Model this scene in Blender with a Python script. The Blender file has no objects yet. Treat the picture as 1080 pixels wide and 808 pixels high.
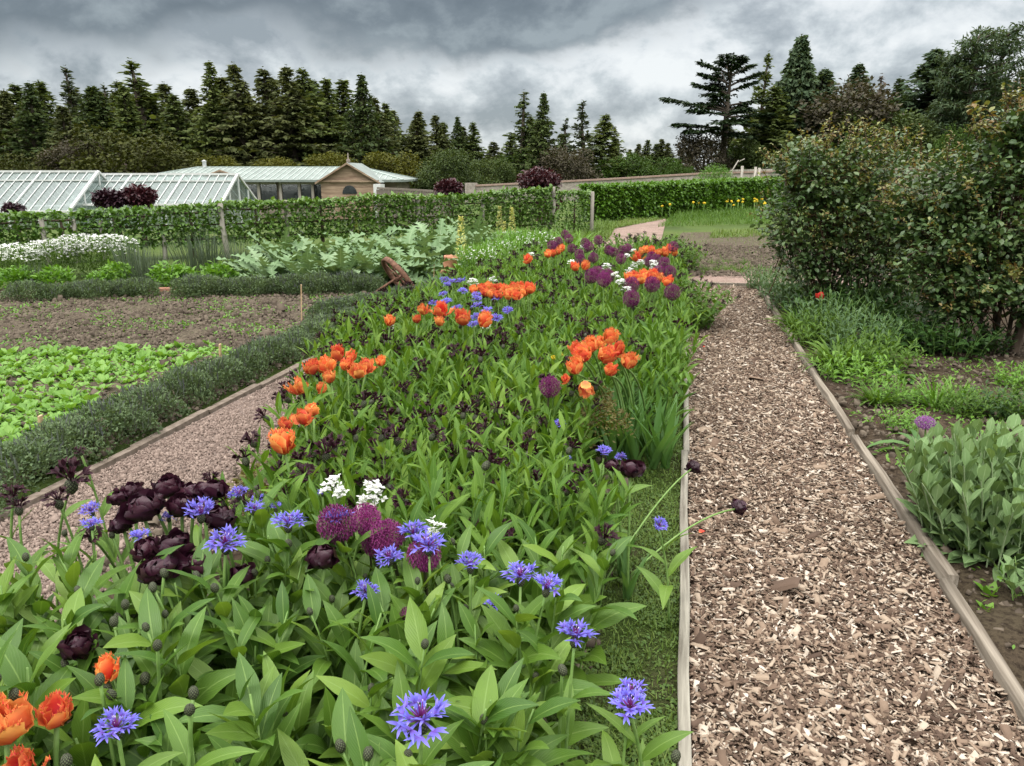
import bpy, math, random
import numpy as np
from math import radians, sin, cos, pi
from mathutils import Vector, Matrix

rng = np.random.default_rng(11)
random.seed(11)
scene = bpy.context.scene
COL = scene.collection

# ------------------------------------------------------------------ camera model (metres; +Y runs along the wood-chip path)
H = 1.6
FPX = 811.0
PITCH = math.atan(222 / FPX)
YAW = math.atan2(182, FPX * cos(PITCH) + 222 * sin(PITCH))
CR = np.array((cos(YAW), sin(YAW), 0.0))      # to the right of the view
CF = np.array((-sin(YAW), cos(YAW), 0.0))     # straight ahead


def ray(px, py):
    x = px - 540
    y = 404 - py
    f = FPX * cos(PITCH) + y * sin(PITCH)
    u = y * cos(PITCH) - FPX * sin(PITCH)
    return CR * x + CF * f + np.array((0, 0, u))


def at(px, py, z=0.0):
    """Point at height z seen at photo pixel px, py."""
    d = ray(px, py)
    return np.array((0, 0, H)) + d * ((z - H) / d[2])


def ad(px, py, dist):
    """Point at a given horizontal distance ahead seen at photo pixel px, py."""
    d = ray(px, py)
    f = d @ CF
    return np.array((0, 0, H)) + d * (dist / f)


cam_d = bpy.data.cameras.new('camera')
cam = bpy.data.objects.new('camera', cam_d)
COL.objects.link(cam)
cam.location = (0, 0, H)
cam.rotation_euler = (pi / 2 - PITCH, 0, YAW)
cam_d.sensor_width = 36
cam_d.lens = 36 * FPX / 1080
cam_d.clip_start = 0.05
cam_d.clip_end = 3000
scene.camera = cam

# ------------------------------------------------------------------ mesh helpers


class MB:
    def __init__(s):
        s.v = []; s.uv = []; s.q = []; s.t = []; s.qm = []; s.tm = []; s.n = 0

    def add(s, v, uv=None, q=None, t=None, m=0):
        v = np.asarray(v, float).reshape(-1, 3)
        s.v.append(v)
        s.uv.append(np.zeros((len(v), 2)) if uv is None else np.asarray(uv, float).reshape(-1, 2))
        if q is not None and len(q):
            q = np.asarray(q, int).reshape(-1, 4) + s.n
            s.q.append(q); s.qm.append(np.full(len(q), m))
        if t is not None and len(t):
            t = np.asarray(t, int).reshape(-1, 3) + s.n
            s.t.append(t); s.tm.append(np.full(len(t), m))
        s.n += len(v)

    def mesh(s, name, mats, smooth=True):
        me = bpy.data.meshes.new(name)
        V = np.concatenate(s.v); UV = np.concatenate(s.uv)
        Q = np.concatenate(s.q) if s.q else np.zeros((0, 4), int)
        T = np.concatenate(s.t) if s.t else np.zeros((0, 3), int)
        M = np.concatenate((s.qm or [np.zeros(0, int)]) + (s.tm or [np.zeros(0, int)]))
        loops = np.concatenate([Q.ravel(), T.ravel()]).astype(np.int32)
        starts = np.concatenate([np.arange(len(Q)) * 4, len(Q) * 4 + np.arange(len(T)) * 3]).astype(np.int32)
        me.vertices.add(len(V)); me.vertices.foreach_set('co', V.astype(np.float32).ravel())
        me.loops.add(len(loops)); me.loops.foreach_set('vertex_index', loops)
        me.polygons.add(len(starts)); me.polygons.foreach_set('loop_start', starts)
        uvl = me.uv_layers.new(name='UVMap')
        for m in (mats if isinstance(mats, (list, tuple)) else [mats]):
            me.materials.append(m)
        me.polygons.foreach_set('material_index', M.astype(np.int32))
        me.update(calc_edges=True)
        uvl = me.uv_layers[0]
        uvl.data.foreach_set('uv', UV[loops].astype(np.float32).ravel())
        if smooth:
            me.polygons.foreach_set('use_smooth', np.ones(len(starts), bool))
        me.update()
        return me


def arr(x, K):
    x = np.asarray(x, float)
    return np.full(K, float(x)) if x.ndim == 0 else x


def P_lance(t):      # lance-shaped leaf with a narrow base
    return .13 * (1 - t) + .9 * np.sin(pi * t ** .85) + .012


def P_oval(t):
    return np.sin(pi * (0.06 + 0.92 * t)) ** 0.75


def P_strap(t):
    return (1 - t ** 3) * 0.85 + .12


def P_petal(t):
    return np.sin(pi * (0.1 + 0.72 * t ** 1.05)) ** 0.8 * np.where(t > .97, .62, 1)


def P_spoon(t):
    return np.clip(.22 + .8 * np.sin(pi * np.clip((t - .25) / .78, 0, 1)) ** .7, 0, 1) * np.where(t > .98, .15, 1)


def leaves(mb, pos, az, L, W, e0, c, nseg=4, prof=P_lance, fold=.25, roll=0., wave=0., m=0, flat=False, jag=0.):
    """K curved blades at once: start elevation e0, bending down by c radians along the length."""
    pos = np.asarray(pos, float).reshape(-1, 3)
    K = len(pos)
    if K == 0:
        return
    az, L, W, e0, c, roll = (arr(a, K) for a in (az, L, W, e0, c, roll))
    t = np.linspace(0, 1, nseg + 1)
    tm = (t[1:] + t[:-1]) / 2
    am = e0[:, None] - c[:, None] * tm
    an = e0[:, None] - c[:, None] * t
    z0 = np.zeros((K, 1))
    r = np.concatenate([z0, np.cumsum(np.cos(am), 1)], 1) * (L / nseg)[:, None]
    z = np.concatenate([z0, np.cumsum(np.sin(am), 1)], 1) * (L / nseg)[:, None]
    ca, sa = np.cos(az), np.sin(az)
    cen = pos[:, None, :] + np.stack([r * ca[:, None], r * sa[:, None], z], 2)
    N = np.stack([-np.sin(an) * ca[:, None], -np.sin(an) * sa[:, None], np.cos(an)], 2)
    S = np.broadcast_to(np.stack([-sa, ca, 0 * sa], 1)[:, None, :], N.shape)
    cr, sr = np.cos(roll)[:, None, None], np.sin(roll)[:, None, None]
    S2 = S * cr + N * sr
    N2 = N * cr - S * sr
    w = (W / 2)[:, None, None] * np.asarray(prof(t))[None, :, None]
    if jag:
        w = w * (1 + jag * (rng.random((K, nseg + 1, 1)) - .5))
    wv1 = wv2 = 0
    if wave:
        ph = rng.random((K, 1, 1)) * 6.28
        wv1 = w * wave * np.sin(ph + 11 * t[None, :, None])
        wv2 = w * wave * np.sin(ph + 2 + 12.5 * t[None, :, None])
    lf = cen + w * (S2 + fold * N2) + wv1 * N2
    rt = cen + w * (-S2 + fold * N2) + wv2 * N2
    if flat:
        v = np.stack([lf, rt], 2)
        per = 2
        uv1 = np.stack([np.stack([0 * t, t], 1), np.stack([0 * t + 1, t], 1)], 1)
        f1 = [(2 * i, 2 * i + 1, 2 * i + 3, 2 * i + 2) for i in range(nseg)]
    else:
        v = np.stack([lf, cen, rt], 2)
        per = 3
        uv1 = np.stack([np.stack([0 * t, t], 1), np.stack([0 * t + .5, t], 1), np.stack([0 * t + 1, t], 1)], 1)
        f1 = []
        for i in range(nseg):
            f1 += [(3 * i, 3 * i + 1, 3 * i + 4, 3 * i + 3), (3 * i + 1, 3 * i + 2, 3 * i + 5, 3 * i + 4)]
    nv = per * (nseg + 1)
    f = np.asarray(f1)[None] + (np.arange(K) * nv)[:, None, None]
    mb.add(v.reshape(-1, 3), np.tile(uv1.reshape(-1, 2), (K, 1)), q=f, m=m)
    return cen


def tube(mb, pts, rad, sides=6, m=0, cap=True):
    pts = np.asarray(pts, float)
    n = len(pts)
    rad = arr(rad, n) if np.ndim(rad) == 0 else np.interp(np.linspace(0, 1, n), np.linspace(0, 1, len(rad)), rad)
    tg = np.gradient(pts, axis=0)
    tg /= np.linalg.norm(tg, axis=1)[:, None] + 1e-9
    up = np.array((0, 0, 1.)) if abs(tg[0][2]) < .9 else np.array((1., 0, 0))
    a = np.cross(tg, up); a /= np.linalg.norm(a, axis=1)[:, None] + 1e-9
    b = np.cross(tg, a)
    th = np.linspace(0, 2 * pi, sides, endpoint=False)
    v = pts[:, None] + rad[:, None, None] * (a[:, None] * np.cos(th)[None, :, None] + b[:, None] * np.sin(th)[None, :, None])
    q = [(i * sides + j, i * sides + (j + 1) % sides, (i + 1) * sides + (j + 1) % sides, (i + 1) * sides + j) for i in range(n - 1) for j in range(sides)]
    uv = np.stack(np.meshgrid(np.linspace(0, 1, n), np.linspace(0, 1, sides), indexing='ij'), 2).reshape(-1, 2)[:, ::-1]
    vv = v.reshape(-1, 3); t = []
    if cap:
        vv = np.concatenate([vv, pts[[0, -1]]]); uv = np.concatenate([uv, [[0, 0], [0, 1]]])
        t = [((j + 1) % sides, j, n * sides) for j in range(sides)] + [((n - 1) * sides + j, (n - 1) * sides + (j + 1) % sides, n * sides + 1) for j in range(sides)]
    mb.add(vv, uv, q=q, t=t, m=m)


def bez(p0, p1, p2, n=6):
    t = np.linspace(0, 1, n)[:, None]
    return (1 - t) ** 2 * np.asarray(p0) + 2 * t * (1 - t) * np.asarray(p1) + t * t * np.asarray(p2)


def lathe(mb, prof, seg=12, m=0, c=(0, 0, 0)):
    prof = np.asarray(prof, float)
    n = len(prof)
    th = np.linspace(0, 2 * pi, seg + 1)
    v = np.stack([prof[:, None, 0] * np.cos(th), prof[:, None, 0] * np.sin(th), np.repeat(prof[:, 1:2], seg + 1, 1)], 2) + np.asarray(c)
    uv = np.stack(np.meshgrid(np.linspace(0, 1, n), th / (2 * pi), indexing='ij'), 2)[:, :, ::-1]
    k = seg + 1
    q = [(i * k + j, i * k + j + 1, (i + 1) * k + j + 1, (i + 1) * k + j) for i in range(n - 1) for j in range(seg)]
    mb.add(v.reshape(-1, 3), uv.reshape(-1, 2), q=q, m=m)


BOXQ = [(0, 3, 2, 1), (4, 5, 6, 7), (0, 1, 5, 4), (1, 2, 6, 5), (2, 3, 7, 6), (3, 0, 4, 7)]


def hexa(mb, p, m=0):
    """Box from 8 corners (bottom four, then top four); verts are split per face so edges stay crisp."""
    p = np.asarray(p, float)
    for f in BOXQ:
        mb.add(p[list(f)], [(0, 0), (1, 0), (1, 1), (0, 1)], q=[(0, 1, 2, 3)], m=m)


def bar(mb, p0, p1, w, h, m=0, up=(0, 0, 1)):
    """Rectangular bar between two points."""
    p0 = np.asarray(p0, float); p1 = np.asarray(p1, float)
    d = p1 - p0; d /= np.linalg.norm(d)
    s = np.cross(d, up)
    if np.linalg.norm(s) < 1e-4:
        s = np.cross(d, (1., 0, 0))
    s /= np.linalg.norm(s); u = np.cross(s, d)
    s = s * w / 2; u = u * h / 2
    hexa(mb, [p0 - s - u, p0 + s - u, p1 + s - u, p1 - s - u, p0 - s + u, p0 + s + u, p1 + s + u, p1 - s + u], m)


_perm = rng.random((64, 64))


def vnoise(x, y, s=1.0):
    x = np.asarray(x, float) / s + 100; y = np.asarray(y, float) / s + 100
    i = np.floor(x).astype(int); j = np.floor(y).astype(int)
    u = x - i; v = y - j
    u = u * u * (3 - 2 * u); v = v * v * (3 - 2 * v)
    g = lambda a, b: _perm[a % 64, b % 64]
    return g(i, j) * (1 - u) * (1 - v) + g(i + 1, j) * u * (1 - v) + g(i, j + 1) * (1 - u) * v + g(i + 1, j + 1) * u * v


def link(name, me, parent=None, loc=(0, 0, 0), rot=(0, 0, 0), sc=1.0):
    o = bpy.data.objects.new(name, me)
    COL.objects.link(o)
    o.parent = parent
    o.location = [float(a) for a in loc]
    o.rotation_euler = rot
    o.scale = (sc, sc, sc) if np.ndim(sc) == 0 else sc
    return o


def tag(o, label=None, cat=None, group=None, kind=None):
    if label: o['label'] = label
    if cat: o['category'] = cat
    if group: o['group'] = group
    if kind: o['kind'] = kind
    return o


def thing(name, label, cat, loc=(0, 0, 0), rz=0.0, group=None, sc=1.0, tilt=(0, 0)):
    o = link(name, None, None, loc, (tilt[0], tilt[1], rz), sc)
    o.empty_display_size = .1
    return tag(o, label, cat, group)


def grow(name, label, cat, loc, rz, parts, group=None, sc=1.0, tilt=(0, 0)):
    """A thing from a parts list: (part name, mesh, location, rotation, [sub-parts])."""
    o = thing(name, label, cat, loc, rz, group, sc, tilt)
    for p in parts:
        c = link(p[0], p[1], o, p[2] if len(p) > 2 else (0, 0, 0), p[3] if len(p) > 3 else (0, 0, 0), p[5] if len(p) > 5 else 1.0)
        for s in (p[4] if len(p) > 4 else ()):
            link(s[0], s[1], c, s[2] if len(s) > 2 else (0, 0, 0), s[3] if len(s) > 3 else (0, 0, 0))
    return o


# ------------------------------------------------------------------ materials


def new_mat(name):
    m = bpy.data.materials.new(name)
    m.use_nodes = True
    nt = m.node_tree
    nt.nodes.clear()
    out = nt.nodes.new('ShaderNodeOutputMaterial')
    return m, nt, out


def N(nt, typ, **kw):
    n = nt.nodes.new(typ)
    for k, v in kw.items():
        if k.startswith('_'):
            n.inputs[k[1:].replace('_', ' ')].default_value = v
        else:
            setattr(n, k, v)
    return n


def rgba(c):
    return (c[0], c[1], c[2], 1.0)


def mixc(nt, fac, a, b, blend='MIX'):
    n = nt.nodes.new('ShaderNodeMix')
    n.data_type = 'RGBA'; n.blend_type = blend
    for i, x in ((0, fac), (6, a), (7, b)):
        if hasattr(x, 'is_linked'):
            nt.links.new(x, n.inputs[i])
        else:
            n.inputs[i].default_value = x if i == 0 else rgba(x)
    return n.outputs[2]


def math_n(nt, op, a, b=None, c=None, clamp=False):
    n = nt.nodes.new('ShaderNodeMath'); n.operation = op; n.use_clamp = clamp
    for i, x in enumerate((a, b, c)):
        if x is None: continue
        if hasattr(x, 'is_linked'): nt.links.new(x, n.inputs[i])
        else: n.inputs[i].default_value = x
    return n.outputs[0]


def ramp(nt, fac, stops, interp='LINEAR'):
    n = nt.nodes.new('ShaderNodeValToRGB')
    n.color_ramp.interpolation = interp
    cr = n.color_ramp
    while len(cr.elements) < len(stops):
        cr.elements.new(.5)
    for e, (p, c) in zip(cr.elements, stops):
        e.position = p; e.color = rgba(c)
    nt.links.new(fac, n.inputs[0])
    return n.outputs[0]


def noise(nt, scale, detail=4, coord='Object', rough=.55, vec=None):
    n = N(nt, 'ShaderNodeTexNoise', _Scale=scale, _Detail=detail, _Roughness=rough)
    if vec is None:
        tc = nt.nodes.new('ShaderNodeTexCoord'); vec = tc.outputs[coord]
    nt.links.new(vec, n.inputs['Vector'])
    return n.outputs[0]


def principled(nt, out, col, rough=.6, spec=.3, bump=None, bstr=.3, bdist=.01, metal=0., sheen=0.):
    p = nt.nodes.new('ShaderNodeBsdfPrincipled')
    if hasattr(col, 'is_linked'): nt.links.new(col, p.inputs['Base Color'])
    else: p.inputs['Base Color'].default_value = rgba(col)
    if hasattr(rough, 'is_linked'): nt.links.new(rough, p.inputs['Roughness'])
    else: p.inputs['Roughness'].default_value = rough
    p.inputs['Specular IOR Level'].default_value = spec
    p.inputs['Metallic'].default_value = metal
    if sheen: p.inputs['Sheen Weight'].default_value = sheen
    if bump is not None:
        b = N(nt, 'ShaderNodeBump', _Strength=bstr, _Distance=bdist)
        nt.links.new(bump, b.inputs['Height']); nt.links.new(b.outputs[0], p.inputs['Normal'])
    if out is not None:
        nt.links.new(p.outputs[0], out.inputs[0])
    return p


def leaf_mat(name, cols, rib=None, trans=.3, rough=.5, spec=.35, veins=True, tcol=None, blotch=.35):
    """Foliage: every leaf gets its own tint, a paler midrib and side veins, and lets some light through."""
    m, nt, out = new_mat(name)
    geo = nt.nodes.new('ShaderNodeNewGeometry')
    oi = nt.nodes.new('ShaderNodeObjectInfo')
    fac = math_n(nt, 'ADD', math_n(nt, 'MULTIPLY', geo.outputs['Random Per Island'], .7), math_n(nt, 'MULTIPLY', oi.outputs['Random'], .3))
    st = [(i / max(1, len(cols) - 1), c) for i, c in enumerate(cols)]
    col = ramp(nt, fac, st)
    if blotch:
        nz = noise(nt, 14, 3)
        col = mixc(nt, math_n(nt, 'MULTIPLY', nz, blotch), col, tuple(.45 * x for x in cols[0]))
    bumpsrc = None
    if rib is not None:
        uv = nt.nodes.new('ShaderNodeUVMap')
        sp = nt.nodes.new('ShaderNodeSeparateXYZ'); nt.links.new(uv.outputs[0], sp.inputs[0])
        d = math_n(nt, 'ABSOLUTE', math_n(nt, 'SUBTRACT', sp.outputs[0], .5))
        ribf = math_n(nt, 'SUBTRACT', 1.0, math_n(nt, 'MULTIPLY', d, 22), clamp=True)
        if veins:
            ph = math_n(nt, 'SUBTRACT', math_n(nt, 'MULTIPLY', sp.outputs[1], 70), math_n(nt, 'MULTIPLY', d, 60))
            vn = math_n(nt, 'POWER', math_n(nt, 'ABSOLUTE', math_n(nt, 'SINE', math_n(nt, 'MULTIPLY', ph, .5))), 8)
            bumpsrc = vn
            ribf = math_n(nt, 'MAXIMUM', ribf, math_n(nt, 'MULTIPLY', vn, .05))
        col = mixc(nt, math_n(nt, 'MULTIPLY', ribf, .6), col, rib)
    p = principled(nt, None, col, rough, spec, bump=bumpsrc, bstr=.28, bdist=.002)
    tr = nt.nodes.new('ShaderNodeBsdfTranslucent')
    tcm = mixc(nt, 1.0, col, tcol or (1.3, 1.25, .55), 'MULTIPLY')
    nt.links.new(tcm, tr.inputs[0])
    mx = nt.nodes.new('ShaderNodeMixShader'); mx.inputs[0].default_value = trans
    nt.links.new(p.outputs[0], mx.inputs[1]); nt.links.new(tr.outputs[0], mx.inputs[2])
    nt.links.new(mx.outputs[0], out.inputs[0])
    return m


def petal_mat(name, stops, trans=.3, rough=.5, spec=.25, streak=None, edge=None, sheen=0.):
    """Petal pigment runs from base (v=0) to tip (v=1); optional streak colour down the middle and edge colour."""
    m, nt, out = new_mat(name)
    uv = nt.nodes.new('ShaderNodeUVMap')
    sp = nt.nodes.new('ShaderNodeSeparateXYZ'); nt.links.new(uv.outputs[0], sp.inputs[0])
    geo = nt.nodes.new('ShaderNodeNewGeometry')
    v = math_n(nt, 'ADD', sp.outputs[1], math_n(nt, 'MULTIPLY', math_n(nt, 'SUBTRACT', geo.outputs['Random Per Island'], .5), .25))
    col = ramp(nt, v, stops)
    d = math_n(nt, 'ABSOLUTE', math_n(nt, 'SUBTRACT', sp.outputs[0], .5))
    if streak:
        f = math_n(nt, 'SUBTRACT', 1.0, math_n(nt, 'MULTIPLY', d, 3.0), clamp=True)
        f = math_n(nt, 'MULTIPLY', f, math_n(nt, 'SUBTRACT', 1.05, sp.outputs[1], clamp=True))
        col = mixc(nt, f, col, streak)
    if edge:
        f = math_n(nt, 'MULTIPLY', math_n(nt, 'SUBTRACT', d, .34, clamp=True), 5, clamp=True)
        col = mixc(nt, f, col, edge)
    oi = nt.nodes.new('ShaderNodeObjectInfo')
    hs = N(nt, 'ShaderNodeHueSaturation')
    nt.links.new(math_n(nt, 'ADD', .82, math_n(nt, 'MULTIPLY', oi.outputs['Random'], .36)), hs.inputs['Value'])
    nt.links.new(math_n(nt, 'ADD', .49, math_n(nt, 'MULTIPLY', geo.outputs['Random Per Island'], .02)), hs.inputs['Hue'])
    nt.links.new(col, hs.inputs['Color'])
    col = hs.outputs[0]
    w = N(nt, 'ShaderNodeTexWave', _Scale=9.0, _Distortion=2.0)
    nt.links.new(uv.outputs[0], w.inputs['Vector'])
    p = principled(nt, None, col, rough, spec, bump=w.outputs[1], bstr=.2, bdist=.002, sheen=sheen)
    tr = nt.nodes.new('ShaderNodeBsdfTranslucent'); nt.links.new(col, tr.inputs[0])
    mx = nt.nodes.new('ShaderNodeMixShader'); mx.inputs[0].default_value = trans
    nt.links.new(p.outputs[0], mx.inputs[1]); nt.links.new(tr.outputs[0], mx.inputs[2])
    nt.links.new(mx.outputs[0], out.inputs[0])
    return m


def plain_mat(name, c1, c2, scale=8, rough=.8, spec=.2, bump=.4, bdist=.01, detail=6, stretch=None, metal=0., island=0.):
    m, nt, out = new_mat(name)
    tc = nt.nodes.new('ShaderNodeTexCoord'); vec = tc.outputs['Object']
    if stretch:
        mp = nt.nodes.new('ShaderNodeMapping'); mp.inputs['Scale'].default_value = stretch
        nt.links.new(vec, mp.inputs[0]); vec = mp.outputs[0]
    nz = noise(nt, scale, detail, vec=vec)
    fac = ramp(nt, nz, [(.3, (0, 0, 0)), (.7, (1, 1, 1))])
    if island:
        geo = nt.nodes.new('ShaderNodeNewGeometry')
        fac = math_n(nt, 'ADD', math_n(nt, 'MULTIPLY', fac, 1 - island), math_n(nt, 'MULTIPLY', geo.outputs['Random Per Island'], island))
    col = mixc(nt, fac, c1, c2)
    principled(nt, out, col, rough, spec, bump=nz, bstr=bump, bdist=bdist, metal=metal)
    return m

# ------------------------------------------------------------------ plant materials
M = {}
M['knap_leaf'] = leaf_mat('knapweed_leaf', [(.044, .108, .018), (.082, .170, .022), (.122, .222, .028), (.195, .305, .045)], rib=(.22, .33, .09), trans=.28, rough=.42, spec=.32)
M['knap_mid'] = leaf_mat('knapweed_leaf_midbed', [(.046, .115, .015), (.085, .178, .022), (.125, .228, .029), (.195, .305, .045)], rib=(.2, .31, .08), trans=.32, rough=.55, spec=.2, veins=False)
M['stem'] = plain_mat('green_stem', (.10, .19, .04), (.17, .27, .075), 30, .55, .3, .1)
M['stem_dark'] = plain_mat('dark_stem', (.035, .03, .015), (.06, .07, .025), 30, .6, .3, .1)
M['blue'] = petal_mat('cornflower_blue_floret', [(0, (.17, .07, .38)), (.45, (.15, .13, .56)), (1, (.225, .22, .74))], trans=.3, rough=.55)
M['magenta'] = petal_mat('magenta_inner_floret', [(0, (.12, .012, .07)), (.6, (.16, .02, .16)), (.85, (.12, .03, .25)), (1, (.62, .56, .70))], trans=.15)
M['maroon'] = petal_mat('dark_maroon_floret', [(0, (.018, .004, .008)), (.6, (.026, .005, .011)), (1, (.042, .008, .017))], trans=.12, rough=.6)
M['white_tip'] = petal_mat('white_petal', [(0, (.6, .65, .45)), (.3, (.8, .8, .78)), (1, (.84, .84, .83))], trans=.3, rough=.6)
M['black_tulip'] = petal_mat('black_tulip_petal', [(0, (.020, .004, .010)), (.5, (.022, .004, .012)), (1, (.038, .008, .018))], trans=.08, rough=.42, spec=.4, edge=(.016, .003, .008))
M['orange_tulip'] = petal_mat('orange_tulip_petal', [(0, (.66, .42, .08)), (.18, (.70, .12, .05)), (.7, (.80, .20, .055)), (1, (.86, .36, .10))], trans=.3, rough=.5, streak=(.58, .055, .05), edge=(.87, .42, .12))
M['red_tulip'] = petal_mat('red_tulip_petal', [(0, (.6, .35, .08)), (.2, (.66, .05, .03)), (1, (.74, .07, .05))], trans=.3, rough=.45)
M['tulip_leaf'] = leaf_mat('tulip_leaf', [(.065, .15, .04), (.10, .21, .055), (.13, .24, .07)], trans=.35, rough=.5, spec=.25)
M['allium'] = petal_mat('allium_floret', [(0, (.12, .010, .065)), (.5, (.175, .018, .11)), (1, (.25, .035, .18))], trans=.2, rough=.55)
M['allium_pale'] = petal_mat('pale_allium_floret', [(0, (.2, .05, .22)), (1, (.42, .14, .47))], trans=.25, rough=.55)
M['yellow'] = petal_mat('yellow_petal', [(0, (.75, .5, .03)), (1, (.85, .68, .08))], trans=.25)
M['lettuce'] = leaf_mat('salad_leaf', [(.11, .24, .035), (.16, .32, .05), (.21, .37, .075)], rib=(.3, .44, .14), trans=.3, rough=.5, veins=False)
M['catmint'] = leaf_mat('catmint_leaf', [(.070, .110, .050), (.105, .155, .070), (.150, .205, .098)], trans=.2, rough=.7, spec=.2)
M['catmint_spike'] = leaf_mat('catmint_spike', [(.08, .085, .10), (.10, .115, .10), (.095, .13, .08)], trans=.15, rough=.7, spec=.15)
M['cardoon'] = leaf_mat('cardoon_leaf', [(.095, .165, .070), (.155, .245, .115), (.235, .325, .185)], rib=(.33, .41, .26), trans=.15, rough=.75, veins=False, spec=.25)
M['sage'] = leaf_mat('felted_leaf', [(.12, .20, .075), (.175, .275, .11), (.25, .36, .165)], rib=(.33, .43, .24), trans=.2, rough=.75, spec=.2)
M['bright'] = leaf_mat('bright_leaf', [(.075, .18, .016), (.12, .26, .025), (.18, .33, .04)], trans=.3, rough=.5)
M['green'] = leaf_mat('mid_green_leaf', [(.052, .115, .015), (.085, .165, .022), (.125, .21, .032)], trans=.3, rough=.55, spec=.22)
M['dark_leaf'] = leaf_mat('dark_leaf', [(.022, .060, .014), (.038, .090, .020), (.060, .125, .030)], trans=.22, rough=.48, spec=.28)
M['greygreen'] = leaf_mat('grey_green_leaf', [(.06, .115, .045), (.09, .155, .065), (.13, .20, .09)], trans=.25, rough=.6, spec=.22)
M['grey_leaf'] = leaf_mat('grey_leaf', [(.06, .09, .055), (.09, .12, .075)], trans=.2, rough=.7)
M['grass'] = leaf_mat('grass_blade', [(.07, .13, .018), (.105, .175, .026), (.15, .205, .04)], trans=.25, rough=.6, blotch=.2)
M['moss'] = leaf_mat('clover_leaf', [(.045, .095, .014), (.075, .13, .02), (.11, .16, .03)], trans=.25, rough=.6, blotch=.2)
M['rose_leaf'] = leaf_mat('shrub_leaflet', [(.034, .070, .022), (.056, .105, .032), (.085, .140, .045), (.125, .150, .055)], rib=(.09, .14, .06), trans=.2, rough=.42, spec=.42, veins=False, blotch=.2)
M['rose_young'] = leaf_mat('shrub_young_leaflet', [(.17, .075, .040), (.19, .125, .045), (.17, .185, .05), (.25, .27, .10)], trans=.25, rough=.45, spec=.3, blotch=.2)
M['espalier'] = leaf_mat('espalier_leaf', [(.060, .135, .020), (.100, .195, .032), (.165, .265, .06)], trans=.25, rough=.45)
M['hedge'] = leaf_mat('hedge_leaf', [(.060, .145, .012), (.095, .205, .018), (.145, .26, .03)], trans=.28, rough=.45)
M['purple_leaf'] = leaf_mat('purple_foliage', [(.030, .010, .014), (.055, .016, .022), (.085, .03, .034)], trans=.15, rough=.45, tcol=(1.4, .7, .6))
M['purple_dark'] = leaf_mat('black_purple_foliage', [(.020, .009, .014), (.036, .014, .022), (.05, .02, .03)], trans=.12, rough=.45, tcol=(1.3, .7, .7))
M['bark'] = plain_mat('shrub_bark', (.05, .035, .025), (.13, .10, .075), 18, .9, .1, .7, .01, stretch=(1, 1, .3))
M['twig'] = plain_mat('reddish_twig', (.045, .028, .018), (.085, .045, .026), 20, .7, .2, .3)


def involucre_mat():
    m, nt, out = new_mat('scaly_bud')
    uv = nt.nodes.new('ShaderNodeUVMap')
    sp = nt.nodes.new('ShaderNodeSeparateXYZ'); nt.links.new(uv.outputs[0], sp.inputs[0])
    a = math_n(nt, 'ADD', math_n(nt, 'MULTIPLY', sp.outputs[0], 10), math_n(nt, 'MULTIPLY', sp.outputs[1], 6))
    b = math_n(nt, 'SUBTRACT', math_n(nt, 'MULTIPLY', sp.outputs[0], 10), math_n(nt, 'MULTIPLY', sp.outputs[1], 6))
    fa = math_n(nt, 'ABSOLUTE', math_n(nt, 'SUBTRACT', math_n(nt, 'FRACT', a), .5))
    fb = math_n(nt, 'ABSOLUTE', math_n(nt, 'SUBTRACT', math_n(nt, 'FRACT', b), .5))
    d = math_n(nt, 'MAXIMUM', fa, fb)
    col = ramp(nt, d, [(.27, (.085, .105, .05)), (.36, (.025, .022, .016)), (.5, (.008, .006, .007))])
    principled(nt, out, col, .6, .3, bump=math_n(nt, 'SUBTRACT', 1., d), bstr=.6, bdist=.003)
    return m


M['bud'] = involucre_mat()
GA = 2.399963

# ------------------------------------------------------------------ flower heads (built at origin, facing +Z)


def ring(k, r, z=0., ph=0., jit=.15):
    a = np.arange(k) * 2 * pi / k + ph + (rng.random(k) - .5) * jit * 2 * pi / k * 3
    return np.stack([r * np.cos(a), r * np.sin(a), np.full(k, z)], 1), a


BUDP = [(.001, -.013), (.0055, -.012), (.0088, -.006), (.0092, 0), (.0075, .006), (.0045, .010), (.001, .0115)]


def mb_bud(mb, m=0, sc=1., dz=0.):
    lathe(mb, [(r * sc, z * sc + dz) for r, z in BUDP], 14, m)


def mesh_bud():
    mb = MB(); mb_bud(mb)
    return mb.mesh('bud', [M['bud']])


def star_florets(mb, n, Lt, Ll, Wl, mt, inner=16, mi=1, e=(10, 40), lobes=5, simple=False):
    p, a = ring(n, .004, .009)
    e0 = np.radians(rng.uniform(e[0], e[1], n))
    L = Lt * rng.uniform(.85, 1.15, n)
    cen = leaves(mb, p, a, L, .004, e0, np.radians(10), nseg=2, prof=lambda t: .35 + .8 * t, fold=.8, m=mt)
    tip = cen[:, -1]
    for j in range(lobes):
        off = (j - (lobes - 1) / 2) * (1.15 if lobes > 3 else .6) * .62
        leaves(mb, tip, a + off + rng.normal(0, .12, n), Ll * rng.uniform(.75, 1.2, n), Wl, e0 * .9 + rng.normal(0, .25, n), np.radians(rng.uniform(-10, 45, n)),
               nseg=2 if simple else 3, prof=lambda t: .5 + .6 * np.sin(pi * np.clip(t, 0, 1)) - .42 * t, fold=.25, m=mt, roll=rng.normal(0, .4, n))
    if inner:
        p, a = ring(inner, .003, .009, jit=.5)
        leaves(mb, p, a, rng.uniform(.014, .022, inner), .0026, np.radians(rng.uniform(35, 88, inner)), np.radians(rng.uniform(-15, 25, inner)), nseg=3,
               prof=lambda t: 1 - .55 * t, fold=.3, m=mi)


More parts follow.
